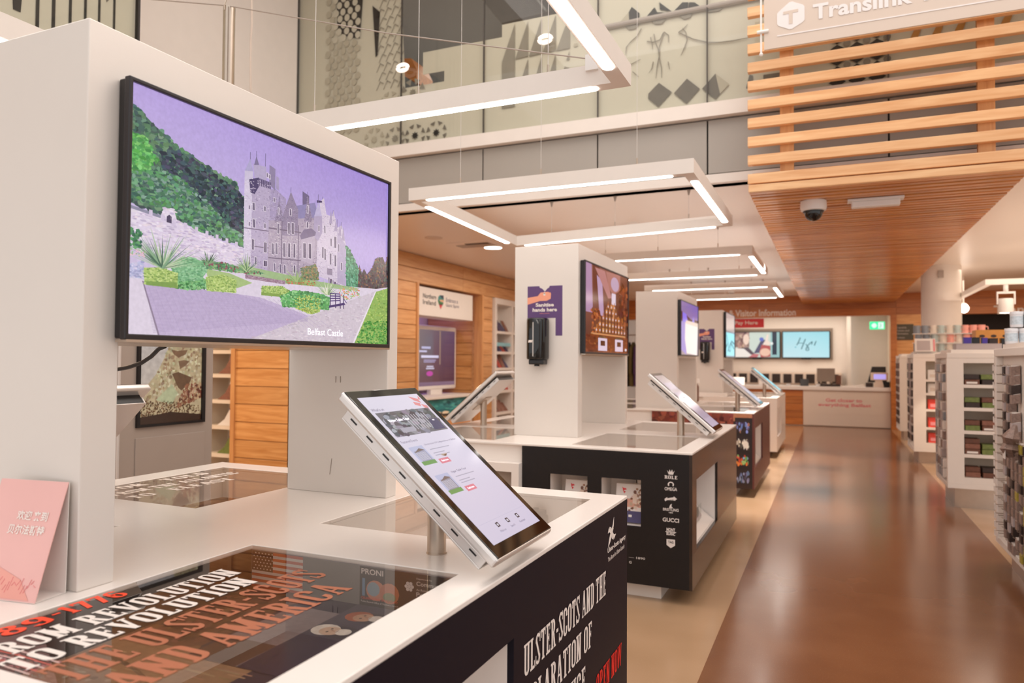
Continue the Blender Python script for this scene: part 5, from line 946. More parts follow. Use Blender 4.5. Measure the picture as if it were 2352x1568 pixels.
# ================================================================ suspended light frames
def ring(y0, y1, label, droop=0., front_top=6.5, back_top=3.2, z=2.83):
    x0, x1, w_, h = -3.10, -.845, .075, .10; t = thing('light_frame', label, 'pendant light', ((x0+x1)/2, (y0+y1)/2, z), 'rectangular pendant light frames')
    def zz(x, y): return z-droop*((x1-x)/(x1-x0))*max(0, (y-y0)/(y1-y0))
    def bar(a, b, side):
        (xa, ya), (xb, yb) = a, b; d = Vector((xb-xa, yb-ya, 0)).normalized(); n = Vector((-d.y, d.x, 0))*w_/2; pa, pb = Vector((xa, ya, zz(xa, ya))), Vector((xb, yb, zz(xb, yb)))
        part('bar', MB().prism([pa-n, pa+n, pa+n+Vector((0, 0, h)), pa-n+Vector((0, 0, h))], pb-pa), 'white_paint', t)
        L = (pb-pa).length; u = (pb-pa)/L; qa, qb = pa+u*.17, pb-u*.17; m = n*.68
        s = [qa-m, qa-m*.5-u*.02, qa+m*.5-u*.02, qa+m, qb+m, qb+m*.5+u*.02, qb-m*.5+u*.02, qb-m]
        part('diffuser', MB().prism([q-Vector((0, 0, .004)) for q in s], (0, 0, .006)), 'led', t)
    c = w_/2
    bar((x0, y0+c), (x1, y0+c), 0); bar((x0, y1-c), (x1, y1-c), 0); bar((x0+c, y0+w_), (x0+c, y1-w_), 0); bar((x1-c, y0+w_), (x1-c, y1-w_), 0)
    for x in (x0+.45, (x0+x1)/2, x1-.40):
        for y in (y0+c, y1-c):
            top = front_top if y < 6.75 else back_top
            part('suspension_wire', MB().tube([(x, y, zz(x, y)+h), (x, y, top)], .0018, 5), 'grey_lamp', t); part('wire_grip', MB().tube([(x, y, zz(x, y)+h), (x, y, zz(x, y)+h+.05)], .006, 8), 'brushed_steel', t)
            if top < 4: part('ceiling_cup', MB().lathe((x, y, top-.05), [(.006, 0), (.018, .05)], 10), 'grey_panel', t)
    return t
g1 = ring(1.19, 3.26, 'white rectangular light frame hung nearest, above the castle screen', front_top=6.5, back_top=6.5)
ring(4.93, 7.02, 'white light frame hung second, in front of the gallery fascia', .07)
ring(8.90, 11.15, 'white light frame hung third, under the low ceiling'); ring(12.92, 15.2, 'farthest white light frame, hung before the timber header')
part('corner_clip', MB().box(-1.04, -.98, 3.17, 3.19, 2.90, 2.975).tube([(-1.03, 3.2, 2.96), (-.96, 3.2, 2.945)], .012, 10), 'white_plastic', g1); part('clip_rod', MB().tube([(-1.02, 3.2, 2.94), (-1.02, 3.2, 3.03)], .006, 8), 'brushed_steel', g1)
tag(MB((-2.5, 3.28, 3.4)).tube([(-4.6, 3.28, 4.03), (-3.38, 3.28, 3.715), (-2.2, 3.28, 3.33), (-1.03, 3.2, 2.965)], .0035, 6).build('stay_wire', 'grey_panel'), 'thin stay wire running down to the corner of the nearest light frame', 'wire')
t = thing('hanging_tube', 'brushed metal tube hanging from the stay wire behind the nearest tower', 'tube', (-3.378, 3.3, 3.7)); part('tube', MB().tube([(-3.378, 3.3, 2.9), (-3.378, 3.3, 3.71)], .036, 20), 'brushed_steel', t, smooth=True); part('hook', MB().tube([(-3.378, 3.262, 3.68), (-3.378, 3.258, 3.71), (-3.378, 3.27, 3.735), (-3.378, 3.28, 3.76)], .004, 6), 'brushed_steel', t); part('seam', MB().tube([(-3.355, 3.272, 2.9), (-3.355, 3.272, 3.70)], .004, 5), 'frame_grey', t)
tag(MB((-4.84, 5, 4.5)).tube([(-4.849, 5, 6.5), (-4.848, 5, 4.84), (-4.842, 5, 4.6), (-4.852, 5, 4.45), (-4.85, 5, 4.2), (-4.838, 5, 3.9), (-4.84, 5, 3.4)], .008, 6).build('loose_flex', 'beige_sign'), 'pale loose flex hanging straight down before the white side wall', 'cable')
# ring downlights
def dl(x, y, z, lab, r=.13, m='lamp_glow', grp='recessed ring downlights'):
    t = thing('ring_downlight', lab, 'downlight', (x, y, z), grp); part('trim_ring', MB().lathe((x, y, z), [(r, 0), (r, -.012), (r*.97, -.02)], 28), 'white_plastic', t); part('glow_ring', MB().lathe((x, y, z), [(r*.97, -.02), (r*.45, -.02)], 28), m, t); part('centre_cap', MB().lathe((x, y, z), [(r*.45, -.026), (.001, -.026)], 20), 'white_plastic', t)
dl(-4.47, 9.40, 3.2, 'lit ring downlight in the low ceiling, above the booth niche')
dl(-4.7, 14.2, 3.2, 'lit ring downlight in the low ceiling, beyond the poster tower')
def gl_(x, z, lab):  # glowing rings modelled in place of ceiling lights reflected in the glass
    t = thing('gallery_ring_reflection', lab, 'lamp', (x, 6.70, z), 'ring reflections modelled on the gallery glass'); part('glow_ring', MB().tube([(x+.066*math.cos(a), 6.72, z+.036*math.sin(a)) for a in [k*math.pi/10 for k in range(21)]], .019, 10, False), 'soft_glow', t, smooth=True)
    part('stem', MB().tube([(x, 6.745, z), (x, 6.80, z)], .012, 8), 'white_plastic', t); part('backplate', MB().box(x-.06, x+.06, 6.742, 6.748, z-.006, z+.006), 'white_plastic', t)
gl_(-2.63, 4.80, 'glowing ring modelling a light reflection on the gallery glass before the triangles'); gl_(-4.32, 4.78, 'glowing ring modelling a light reflection on the gallery glass beside the brick pattern')
dsc = thing('ceiling_speaker', 'round flush speaker grille in the low ceiling above the booth', 'speaker', (-4.893, 8.42, 3.2)); part('grille', MB().lathe((-4.893, 8.42, 3.2), [(.12, 0), (.12, -.008), (.10, -.012), (.001, -.013)], 28), 'beige_sign', dsc)
v = thing('air_vent', 'square ceiling air vent with a dark slot above the booth', 'vent', (-4.62, 9.1, 3.2)); part('frame', MB().box(-4.95, -4.30, 8.86, 9.34, 3.19, 3.2), 'ceiling_paint', v, bevel=.003); part('slot', MB().box(-4.72, -4.36, 8.98, 9.06, 3.185, 3.191), 'vent_dark', v); part('blade', MB().box(-4.90, -4.35, 9.07, 9.28, 3.182, 3.19), 'grey_panel', v)
for x, y, lb in ((-2.153, 8.40, 'small round smoke detector on the ceiling above the second light frame'), (-2.13, 17.5, 'small round smoke detector on the ceiling near the timber header')):
    s = thing('smoke_detector', lb, 'detector', (x, y, 3.2)); part('base', MB().lathe((x, y, 3.2), [(.075, 0), (.078, -.02), (.05, -.03)], 20), 'white_plastic', s); part('head', MB().lathe((x, y, 3.2), [(.05, -.03), (.052, -.05), (.04, -.06), (.001, -.062)], 20), 'grey_panel', s)
# camera dome and emergency light on the timber ceiling
cd_ = thing('dome_camera', 'white and black dome security camera under the timber ceiling', 'camera', (-.14, 7.0, 3.0)); part('base', MB().lathe((-.14, 7.0, 3.0), [(.108, 0), (.112, -.055), (.105, -.085), (.09, -.09)], 32), 'white_plastic', cd_, smooth=True)
part('shade', MB().lathe((-.14, 7.0, 3.0), [(.09, -.088), (.088, -.10), (.001, -.10)], 28), 'black_plastic', cd_); part('dome', MB().lathe((-.14, 7.0, 2.9), [(.079*math.cos(a), -.079*math.sin(a)) for a in [k*math.pi/20 for k in range(11)]], 28), 'black_glass', cd_, smooth=True)
em = thing('emergency_light', 'slim white emergency light fixed under the timber ceiling', 'lamp', (.36, 7.08, 3.0)); part('plate', MB().box(.14, .585, 7.02, 7.14, 2.978, 3.0), 'white_plastic', em, bevel=.004); part('diffuser', MB().box(.17, .555, 7.035, 7.125, 2.925, 2.979), 'white_plastic', em, bevel=.012, seg=3)
# hanging sign
hs = thing('hanging_sign', 'beige hanging sign lettered Translink with white hexagon emblem', 'sign', (1.0, 5.5, 3.83)); part('board', MB().box(-.437, 2.6, 5.50, 5.515, 3.827, 4.42), 'beige_sign', hs, bevel=.002)
hx = [(-.347, 4.075), (-.335, 4.09), (-.265, 4.145), (-.245, 4.147), (-.172, 4.110), (-.162, 4.095), (-.162, 3.999), (-.175, 3.984), (-.245, 3.948), (-.265, 3.948), (-.338, 3.985), (-.347, 4.0)]
part('emblem_hexagon', MB().prism([(x, 5.499, z) for x, z in hx], (0, -.002, 0)), 'sign_letters', hs); part('emblem_letter', MB().prism([(x, 5.496, z) for x, z in ((-.305, 4.082), (-.205, 4.085), (-.205, 4.064), (-.242, 4.063), (-.242, 3.985), (-.267, 3.985), (-.267, 4.062), (-.305, 4.060))], (0, -.001, 0)), 'beige_sign', hs)
letters('lettering', 'Translink Tickets', (-.108, 5.4985, 3.985), (1, 0, 0), (0, 0, 1), 1.13, .112, 'sign_letters', hs, .03, lift=.002); part('rule_line', MB().box(-.347, 2.4, 5.497, 5.4995, 3.909, 3.917), 'sign_letters', hs)
part('hanger_rod', MB().tube([(-.458, 5.505, 3.80), (-.458, 5.505, 6.5)], .007, 10), 'white_plastic', hs); part('clamp', MB().tube([(-.485, 5.497, 3.962), (-.405, 5.497, 3.962)], .0125, 12), 'white_plastic', hs); part('rod_end', MB().lathe((-.458, 5.505, 3.798), [(.001, .014), (.012, .008), (.014, 0), (.009, -.01), (.001, -.013)], 12), 'white_plastic', hs)
# ================================================================ pay desk and back room
pd = thing('pay_desk', 'white and timber pay desk lettered Get closer to everything Belfast', 'counter', (-.4, 19.5, 0))
part('worktop', MB().box(-3.6, 1.28, 19.1, 20.0, .88, .965), 'solid_surface', pd, bevel=.006); part('white_front', MB().box(-.636, 1.27, 19.15, 19.2, .02, .88), 'counter_white', pd, bevel=.004); part('white_recess', MB().box(-.5, 1.2, 19.147, 19.15, .30, .82), 'counter_white', pd)
for k in range(5): part('plank', MB().box(-3.6, -.64, 19.17, 19.2, .02+k*.172, .186+k*.172), 'header_wood', pd, bevel=.003, seg=1)
part('carcass', MB().box(-3.6, 1.27, 19.2, 19.95, 0, .88), 'counter_white', pd)
letters('lettering', 'Get closer to', (-.13, 19.147, .60), (1, 0, 0), (0, 0, 1), .80, .085, 'sanit_pink', pd, .03, slab=False, lift=.003); letters('lettering', 'everything Belfast', (-.30, 19.147, .47), (1, 0, 0), (0, 0, 1), 1.16, .10, 'sanit_pink', pd, .03, lift=.003)
t = thing('pay_sign', 'red hanging Pay Here sign below the timber header', 'sign', (-1.94, 19.35, 2.43)); part('board', MB().box(-2.33, -1.563, 19.34, 19.36, 2.433, 2.66), 'red_sign', t); letters('lettering', 'Pay Here', (-2.27, 19.34, 2.485), (1, 0, 0), (0, 0, 1), .56, .12, 'print_white', t, .02, lift=.003)
for x in (-2.2, -1.7): part('hanger', MB().tube([(x, 19.35, 2.66), (x, 19.35, 2.96)], .005, 6), 'brushed_steel', t)
t = thing('screen_surround', 'grey wall frame carrying the row of screens behind the pay desk', 'frame', (-1.4, 21.45, 1.63)); part('panel', MB().box(-4.1, .04, 21.44, 21.5, 1.63, 2.49), 'frame_grey', t, bevel=.004)
def wtv(x0, x1, lab, pic):
    t = thing('mounted_screen', lab, 'screen', ((x0+x1)/2, 21.42, 1.69), 'wall screens behind the pay desk'); part('casing', MB().box(x0-.03, x1+.03, 21.39, 21.44, 1.665, 2.415), 'dark_edge', t, bevel=.03, seg=3); part('stand_lug', MB().box((x0+x1)/2-.12, (x0+x1)/2+.12, 21.385, 21.42, 1.635, 1.667), 'black_plastic', t)
    pic.build('screen_picture', (x0, 21.3885, 1.69), (x1-x0, 0, 0), (0, 0, .70), 'screen_pic', t, thick=.002)
p = Pic(71); p.p.append(([(0, 0), (1, 0), (1, 1), (0, 1)], ['#c9e6ec', '#b8e4ec', '#9fdce6', '#a6dee8']))
for q in ([(.38, .78), (.34, .60), (.30, .48)], [(.33, .56), (.44, .56)], [(.49, .72), (.44, .50), (.40, .32)], [(.52, .42), (.50, .30), (.52, .26), (.56, .28), (.55, .40), (.50, .52)], [(.54, .46), (.60, .58), (.64, .62), (.62, .50)], [(.72, .64), (.68, .46)], [(.27, .40), (.28, .39)]): p.line(q, .022, '#2f5f66')
p.disc(.275, .40, .015, .025, '#4fa8b8')
wtv(-1.225, -.047, 'wall screen with dark handwriting on pale turquoise, right of its row', p)
p = Pic(72); p.rect(0, 0, 1, 1, '#cfd8cc'); p.rect(0, .4, .32, 1, '#8c6a62'); p.fill([(0, .4), (.3, .4), (.3, 1), (0, 1)], ['#a07a6e', '#6a4a48', '#c49a88'], 26, .05, .07); p.disc(.25, .72, .07, .22, '#f0d0bc'); p.poly([(0, 0), (0, .36), (.2, .36), (.42, .1), (.3, 0)], '#efe4da'); p.poly([(.03, .36), (.3, .40), (.45, .12), (.36, .1), (.2, .34)], '#5c4a50'); p.poly([(.3, .0), (.42, .14), (.55, .12), (.5, 0)], '#c46e70'); p.poly([(.42, .15), (.58, .66), (.72, .72), (.66, .2)], '#57506a'); p.poly([(.55, .2), (.60, .50), (.80, .46), (.82, .02), (.58, 0)], '#b85654'); p.disc(.68, .2, .12, .16, '#eec0a8'); p.poly([(.62, .50), (.68, .66), (.72, .92), (.76, .9), (.74, .66), (.80, .6), (.78, .48)], '#f2dccc'); p.rect(.80, 0, 1, 1, '#9cc4c2'); p.rect(.84, .1, .94, 1, '#2f3a48'); p.disc(.83, .55, .03, .06, '#eef4f0'); p.disc(.6, .72, .05, .08, '#6470c0')
wtv(-2.501, -1.319, 'wall screen showing two people at a table, centre of its row', p)
p = Pic(73); p.rect(0, 0, 1, 1, '#8fd4e0')
for q in ([(.80, .5), (.9, .15), (.97, .12)], [(.8, .6), (.88, .75), (.98, .3)]): p.line(q, .03, '#1f4a58')
wtv(-3.78, -2.575, 'turquoise wall screen, left of its row, mostly hidden by the farthest tower', p)
# cubby shelf on the back wall
cb_ = thing('cubby_shelf', 'long timber-edged cubby shelf on the wall behind the pay desk', 'shelves', (-1.9, 21.3, .9)); part('case', MB().box(-3.6, .25, 21.05, 21.07, .98, 1.25).box(-3.6, .25, 21.07, 21.48, .94, .98).box(-3.6, .25, 21.07, 21.48, 1.25, 1.28), 'counter_white', cb_)
mb = MB()
for k in range(13): part('pigeonhole', MB().box(-3.52+k*.29, -3.31+k*.29, 21.04, 21.05, .99, 1.235), 'box_dark', cb_)
for k, (x, w_, h, m, lb) in enumerate(((-2.20, .30, .19, 'soft_glow', 'bright small monitor on the pay desk, left end'), (-1.62, .16, .11, 'paper_white', 'small white card box on the pay desk'), (-.62, .20, .17, 'black_plastic', 'small black card machine on the pay desk, beside the grey monitor'))):
    t = thing('desk_gadget', lb, 'device', (x, 19.5, .965)); part('body', MB().prism([(x-w_/2, 19.42, .968), (x+w_/2, 19.42, .968), (x+w_/2, 19.48, .968+h), (x-w_/2, 19.48, .968+h)], (0, .04, 0)), m, t, bevel=.008); part('foot', MB().box(x-w_*.35, x+w_*.35, 19.44, 19.56, .965, .975), 'grey_panel', t)
for k, (x, lb) in enumerate(((-.98, 'left of the card machine'), (-.30, 'in front of the grey monitor'))):
    t = thing('desk_lamp_puck', 'tiny glinting glass dish on the pay desk, %s' % lb, 'dish', (x, 19.35, .965)); part('dish', MB().lathe((x, 19.35, .965), [(.03, 0), (.05, .03), (.05, .05), (.04, .05), (.03, .01)], 14), 'tub_white', t); part('rim', MB().lathe((x, 19.35, 1.013), [(.052, 0), (.052, .006), (.046, .006)], 14), 'silver', t)
t = thing('desk_monitor', 'grey back of a monitor on its stand on the pay desk', 'monitor', (-.12, 19.5, .965)); part('screen_back', MB().box(-.33, .08, 19.42, 19.45, 1.08, 1.41), 'frame_grey', t, bevel=.01)
for x in (-.24, 0): part('leg', MB().tube([(x, 19.44, 1.10), (x, 19.5, .99)], .02, 8), 'brushed_steel', t)
part('base', MB().box(-.32, .2, 19.44, 19.62, .965, 1.02), 'box_dark', t); part('dock', MB().box(.10, .22, 19.46, 19.62, 1.02, 1.24), 'box_brown', t)
t = thing('till_terminal', 'black till terminal with small lilac customer display on the pay desk', 'till', (1.02, 19.45, .965)); part('main_screen', MB().prism([(.80, 19.5, 1.08), (1.22, 19.5, 1.08), (1.20, 19.56, 1.46), (.90, 19.56, 1.46)], (0, .04, 0)), 'black_plastic', t, bevel=.006)
part('customer_display', MB().box(.86, 1.24, 19.38, 19.41, 1.13, 1.32), 'counter_white', t, bevel=.02); part('display_glow', MB().box(.93, 1.19, 19.377, 19.381, 1.16, 1.28), mat('lilac_glow', '#9a92d8', .3, emit=.75), t); part('neck', MB().prism([(.97, 19.4, 1.14), (1.11, 19.4, 1.14), (1.15, 19.4, .968), (.93, 19.4, .968)], (0, .05, 0)), 'counter_white', t); part('keyboard', MB().box(.76, .92, 19.42, 19.6, .967, 1.07), 'box_dark', t); part('printer', MB().box(1.13, 1.27, 19.42, 19.62, .967, 1.10), 'black_plastic', t, bevel=.01)
t = thing('paper_pile', 'low pile of white papers on the pay desk, left of the till', 'papers', (.45, 19.4, .965)); part('sheets', MB().box(.25, .62, 19.25, 19.45, .966, .985).box(.30, .60, 19.27, 19.44, .985, .994), 'paper_white', t); part('fold', MB().prism([(.50, 19.28, .994), (.70, 19.28, .994), (.70, 19.28, 1.03)], (0, .14, 0)), 'paper_white', t)
t = thing('exit_sign', 'green and white running exit sign over the corridor', 'sign', (1.07, 20.5, 2.4)); part('box', MB().box(.90, 1.245, 20.5, 20.55, 2.40, 2.60), 'exit_green', t, bevel=.012); p = Pic(75); p.disc(.30, .5, .17, .30, '#e8fff4'); p.poly([(.10, .5), (.30, .85), (.30, .15)], '#f0fff8'); p.rect(.56, .10, .92, .90, '#e8fff6'); p.line([(.70, .75), (.74, .5), (.66, .2)], .05, '#6fd9aa'); p.build('pictogram', (.90, 20.4985, 2.40), (.345, 0, 0), (0, 0, .20), 'screen_pic', t, thick=.001)
part('hanger', MB().tube([(1.07, 20.52, 2.60), (1.07, 20.52, 3.2)], .008, 6), 'grey_panel', t)
t = thing('directory_sign', 'dark olive directory sign on the timber wall right of the corridor', 'sign', (1.54, 19.02, 2.09)); part('board', MB().box(1.345, 1.745, 19.015, 19.045, 2.09, 2.455), 'olive_sign', t, bevel=.004)
for k, (s, wd) in enumerate((('Translink', .22), ('Tickets and', .27), ('Information', .25))): letters('lettering', s, (1.385, 19.014, 2.355-k*.07), (1, 0, 0), (0, 0, 1), wd, .042, 'grey_panel', t, .02, lift=.002)
letters('lettering', 'Toilets', (1.385, 19.014, 2.125), (1, 0, 0), (0, 0, 1), .18, .036, 'grey_panel', t, .02, lift=.002)
for k, (x, y) in enumerate(((-1.27, 19.9), (.12, 20.3), (.50, 20.3))): dl(x, y, 2.95, ('small ring downlight above the pay desk, near the red sign', 'small ring downlight above the pay desk, centre', 'small ring downlight at the corridor corner')[k], .08)
# clothes rail seen between the towers
cr_ = thing('clothes_rail', 'clothes rail of hanging coats and hats glimpsed left of the plain third tower', 'rail', (-5.0, 20.2, 0))
for x in (-6.2, -4.3): part('upright', MB().tube([(x, 20.2, .35), (x, 20.2, 2.35)], .02, 8), 'brushed_steel', cr_)
part('rail', MB().tube([(-6.2, 20.2, 2.3), (-4.3, 20.2, 2.3)], .018, 8), 'brushed_steel', cr_); part('base', MB().box(-6.3, -4.2, 20.0, 20.4, .3, .38).box(-6.3, -6.2, 20.0, 20.4, 0, .3).box(-4.3, -4.2, 20.0, 20.4, 0, .3), 'white_paint', cr_)
for k in range(12):
    x = -5.95+k*.13; m = ['garment_dark', 'garment_olive', 'garment_purple', 'garment_dark', 'garment_orange'][k % 5]
    t = thing('hanging_coat', '%s coat, %s from the left on the far clothes rail' % (['black', 'olive', 'purple', 'black', 'rust'][k % 5], ['first', 'second', 'third', 'fourth', 'fifth', 'sixth', 'seventh', 'eighth', 'ninth', 'tenth', 'eleventh', 'twelfth'][k]), 'coat', (x, 20.2, 2.25), 'coats packed on the far clothes rail')
    part('body', MB().prism([(x-.04, 20.0, 1.95), (x-.05, 19.95, 1.3), (x-.055, 19.97, .85), (x+.055, 19.98, .83), (x+.05, 19.95, 1.3), (x+.05, 20.0, 1.95), (x, 20.1, 2.12)], (0, .36, 0)), m, t, bevel=.03); part('sleeve', MB().tube([(x, 20.0, 1.95), (x+.01, 19.86, 1.6), (x, 19.88, 1.2)], [.05, .048, .04], 8), m, t); part('hanger', MB().tube([(x, 20.2, 2.1), (x, 20.2, 2.3)], .006, 6), 'brushed_steel', t)
# things standing on the far counters
for k, (x, y, m, lb) in enumerate(((-1.82, 10.75, 'grey_panel', 'white-capped sanitiser pump on the third counter beside its tower'),)):
    t = thing('pump_bottle', lb, 'bottle', (x, y, T)); part('bottle', MB().lathe((x, y, T), [(.001, .001), (.045, .001), (.05, .02), (.05, .22), (.03, .26), (.02, .27)], 16), 'box_brown', t); part('cap', MB().lathe((x, y, T+.27), [(.06, 0), (.065, .03), (.06, .06), (.001, .065)], 16), 'white_plastic', t)
tag(MB((-2.4, 13.9, T)).box(-2.5, -1.62, 12.6, 12.70, T+.001, T+.055).build('counter_upstand', 'solid_surface'), 'low white ledge lying in front of the farthest tower', 'ledge')

# ================================================================ gift displays along the right of the aisle
def rack(x0, x1, y0, y1, z0, z1, lab, front=True, ins=.05):
    t = thing('gift_display', lab, 'display rack', ((x0+x1)/2, (y0+y1)/2, 0)); part('plinth', MB().box(x0+.075, x1-.06, y0+.10, y1-.15, 0, z0), 'brushed_steel', t)
    part('top', MB().box(x0, x1, y0, y1, z1-.06, z1), 'white_paint', t, bevel=.006); part('bottom', MB().box(x0, x1, y0, y1, z0, z0+.05), 'white_paint', t, bevel=.004); part('core', MB().box(x0+.06, x1-.02, y0+.36, y1-.02, z0+.05, z1-.06), 'white_paint', t)
    part('post', MB().box(x0, x0+.07, y1-.075, y1, z0+.05, z1-.06), 'white_paint', t, bevel=.005); part('post', MB().box(x0, x0+.07, y0+(.021 if front else 0), y0+.075, z0+.05, z1-.06), 'white_paint', t, bevel=.005); part('peg_board', MB().box(x0+.05, x0+.06, y0+.07, y1-.07, z0+.05, z1-.06), 'white_paint', t)
    part('top_step', MB().box(x0+.05, x1-.05, y0+.06, y1-.06, z1, z1+.035), 'white_paint', t)
    return t
ra = rack(1.17, 1.80, 4.30, 6.73, .165, 1.665, 'nearest gift display at the right edge, hung with packets on hooks', False)
rb = rack(1.135, 2.25, 9.0, 9.95, .215, 1.665, 'second gift display with five shelves of boxed tins facing us')
rc = rack(1.165, 2.25, 12.8, 13.8, .18, 1.69, 'third gift display holding red packets, partly behind the second')
rd = rack(1.26, 2.25, 16.5, 17.4, .18, 1.70, 'farthest and smallest gift display, beside the timber corner post')
def front(t, x0, x1, y, z0, z1, ax, rows):
    b = sorted(rows); part('front_frame', panel(MB(), 'y', y, .02, x0+.001, x1, z0+.05, z1-.06, [(x0+ax, x1-ax*1.2, b[0], z1-.11)]), 'white_paint', t); part('back_board', MB().box(x0+.06, x1-.02, y+.34, y+.36, z0+.05, z1-.06), 'cream_paint', t)
    for z in rows: part('shelf', MB().box(x0+ax-.02, x1-ax, y+.004, y+.34, z-.035, z), 'white_paint', t)
RB = [1.325, 1.08, .835, .585, .34]; front(rb, 1.135, 2.25, 9.0, .215, 1.665, .155, RB)
RC = [1.30, 1.09, .84, .56, .32]; front(rc, 1.165, 2.25, 12.8, .18, 1.69, .17, RC); front(rd, 1.26, 2.25, 16.5, .18, 1.70, .15, RC)
nm = ['top', 'second', 'middle', 'fourth', 'lowest']
for i, z in enumerate(RB):
    for k in range(5):
        x = 1.30+k*.155; n = R.choice((2, 2, 3)); pos = ['leftmost', 'second from left', 'centre', 'fourth from left', 'rightmost'][k]
        t = thing('souvenir_box_pile', '%s pile of printed boxes on the %s shelf of the second gift display' % (pos, nm[i]), 'boxes', (x+.07, 9.1, z), 'boxed souvenirs on the second gift display')
        for j in range(n): part('box', MB().box(x+R.uniform(0, .008), x+.14, 9.03+.01*j, 9.2, z+.001+j*.055, z+.053+j*.055), ['box_brown', 'box_dark', 'box_green', 'box_brown', 'brochure_brown'][(i+k+j) % 5] if (i, k) != (3, 1) else 'box_green', t, bevel=.003, seg=1)
        if (i+k) % 3 == 0: part('lid_band', MB().box(x+.02, x+.12, 9.028, 9.031, z+.01, z+.03), 'paper_white', t)
for i, z in enumerate(RC):
    for k in range(3):
        x = 1.37+k*.16; red = i > 1; t = thing('gift_packet', ('red' if red else 'pale')+' gift packet on the %s shelf of the third gift display, %s' % (nm[i], ['leftmost', 'second', 'third'][k]), 'packet', (x+.07, 12.9, z), 'packets on the third gift display')
        part('packet', MB().prism([(x, 12.86, z+.001), (x+.13, 12.86, z+.001), (x+.13, 12.90, z+.15), (x, 12.90, z+.15)], (0, .05, 0)), 'box_red' if red else 'paper_white', t, bevel=.004); part('label', MB().prism([(x+.03, 12.862, z+.03), (x+.10, 12.862, z+.03), (x+.10, 12.876, z+.08), (x+.03, 12.876, z+.08)], (0, -.003, 0)), 'sanit_pink' if red else 'beige_sign', t)
# hooks with packets on the aisle side of each rack
ORD = 'top second third fourth fifth sixth seventh eighth ninth tenth eleventh twelfth thirteenth fourteenth fifteenth sixteenth seventeenth eighteenth nineteenth twentieth'.split()
ORD[0] = 'first'
def hooks(xf, ys, zs, lab, grp, size, ms, cards=False):
    first = {}
    for iy, y in enumerate(ys):
        for iz, z in enumerate(zs):
            if not cards and R.random() < .06: continue
            m = ms[(iy*7+iz*3+R.randint(0, 1)) % len(ms)]; loc = (xf-.03, y, z)
            l2 = lab % (ORD[iz], ORD[iy])
            if m not in first:
                t = thing('souvenir_packet' if not cards else 'price_hook', l2, 'packet' if not cards else 'hook', loc, grp)
                part('hook', MB().tube([(xf+.05, y, z+size*.5), (xf-.075, y, z+size*.5), (xf-.08, y, z+size*.58)], .003, 5), 'brushed_steel', t)
                if cards: part('card', MB().box(xf-.086, xf-.083, y-.02, y+.02, z-.004, z+size*.62), 'paper_white', t)
                else: part('packet', MB().obox((xf-.035, y, z), (.028, 0, .006), (0, size*.42, 0), (0, 0, size*.44)), m, t, bevel=.003, seg=1); part('header_card', MB().box(xf-.06, xf-.01, y-size*.40, y+size*.40, z+size*.40, z+size*.52), 'paper_white', t)
                first[m] = t
            else: dup(first[m], loc, l2)
za = [1.50-k*.066 for k in range(20)]
hooks(1.22, [6.56, 6.47], za, 'white price card, %s down, %s column from the far post of the nearest gift display', 'price card hooks on the nearest gift display', .066, ['paper_white'], True)
hooks(1.22, [6.34, 6.22, 6.10], za[::1], 'printed packet, %s down, %s packet column from the far post of the nearest gift display', 'packets hung on the nearest gift display', .075, ['packet_print', 'box_dark', 'packet_print', 'grey_box', 'packet_print'])
hooks(1.22, [5.98, 5.86, 5.74, 5.62], za[8:], 'low-hung packet, %s down, %s near column on the side of the nearest gift display', 'packets hung low on the nearest gift display', .075, ['packet_yellow', 'packet_print', 'packet_print', 'box_dark'])
t = thing('hanging_bunch', 'bunched pale cloth souvenir hanging midway on the nearest gift display', 'souvenir', (1.15, 5.92, 1.12)); part('cloth', MB().tube([(1.15, 5.92, 1.13), (1.14, 5.925, 1.09), (1.12, 5.90, 1.05), (1.13, 5.94, 1.00), (1.115, 5.91, .96), (1.12, 5.93, .92)], [.012, .03, .055, .045, .06, .03], 7), 'packet_print', t); part('tag', MB().box(1.08, 1.083, 5.88, 5.95, .90, .98), 'paper_white', t)
hooks(1.185, [9.80, 9.66, 9.52, 9.38, 9.24], [1.50-k*.105 for k in range(12)], 'pale packet, %s down, %s column from the back of the second gift display', 'packets hooked on the second gift display', .10, ['grey_box', 'packet_print', 'paper_white', 'mug_grey'])
hooks(1.215, [13.6, 13.4, 13.2, 13.0], [1.5-k*.14 for k in range(9)], 'packet, %s down, %s column from the back of the third gift display', 'packets hooked on the third gift display', .12, ['packet_print', 'box_dark', 'grey_box'])
hooks(1.31, [17.2, 17.0, 16.8, 16.65], [1.5-k*.16 for k in range(8)], 'dark packet, %s down, %s column from the back of the farthest gift display', 'packets hooked on the farthest gift display', .13, ['box_dark', 'box_brown'])
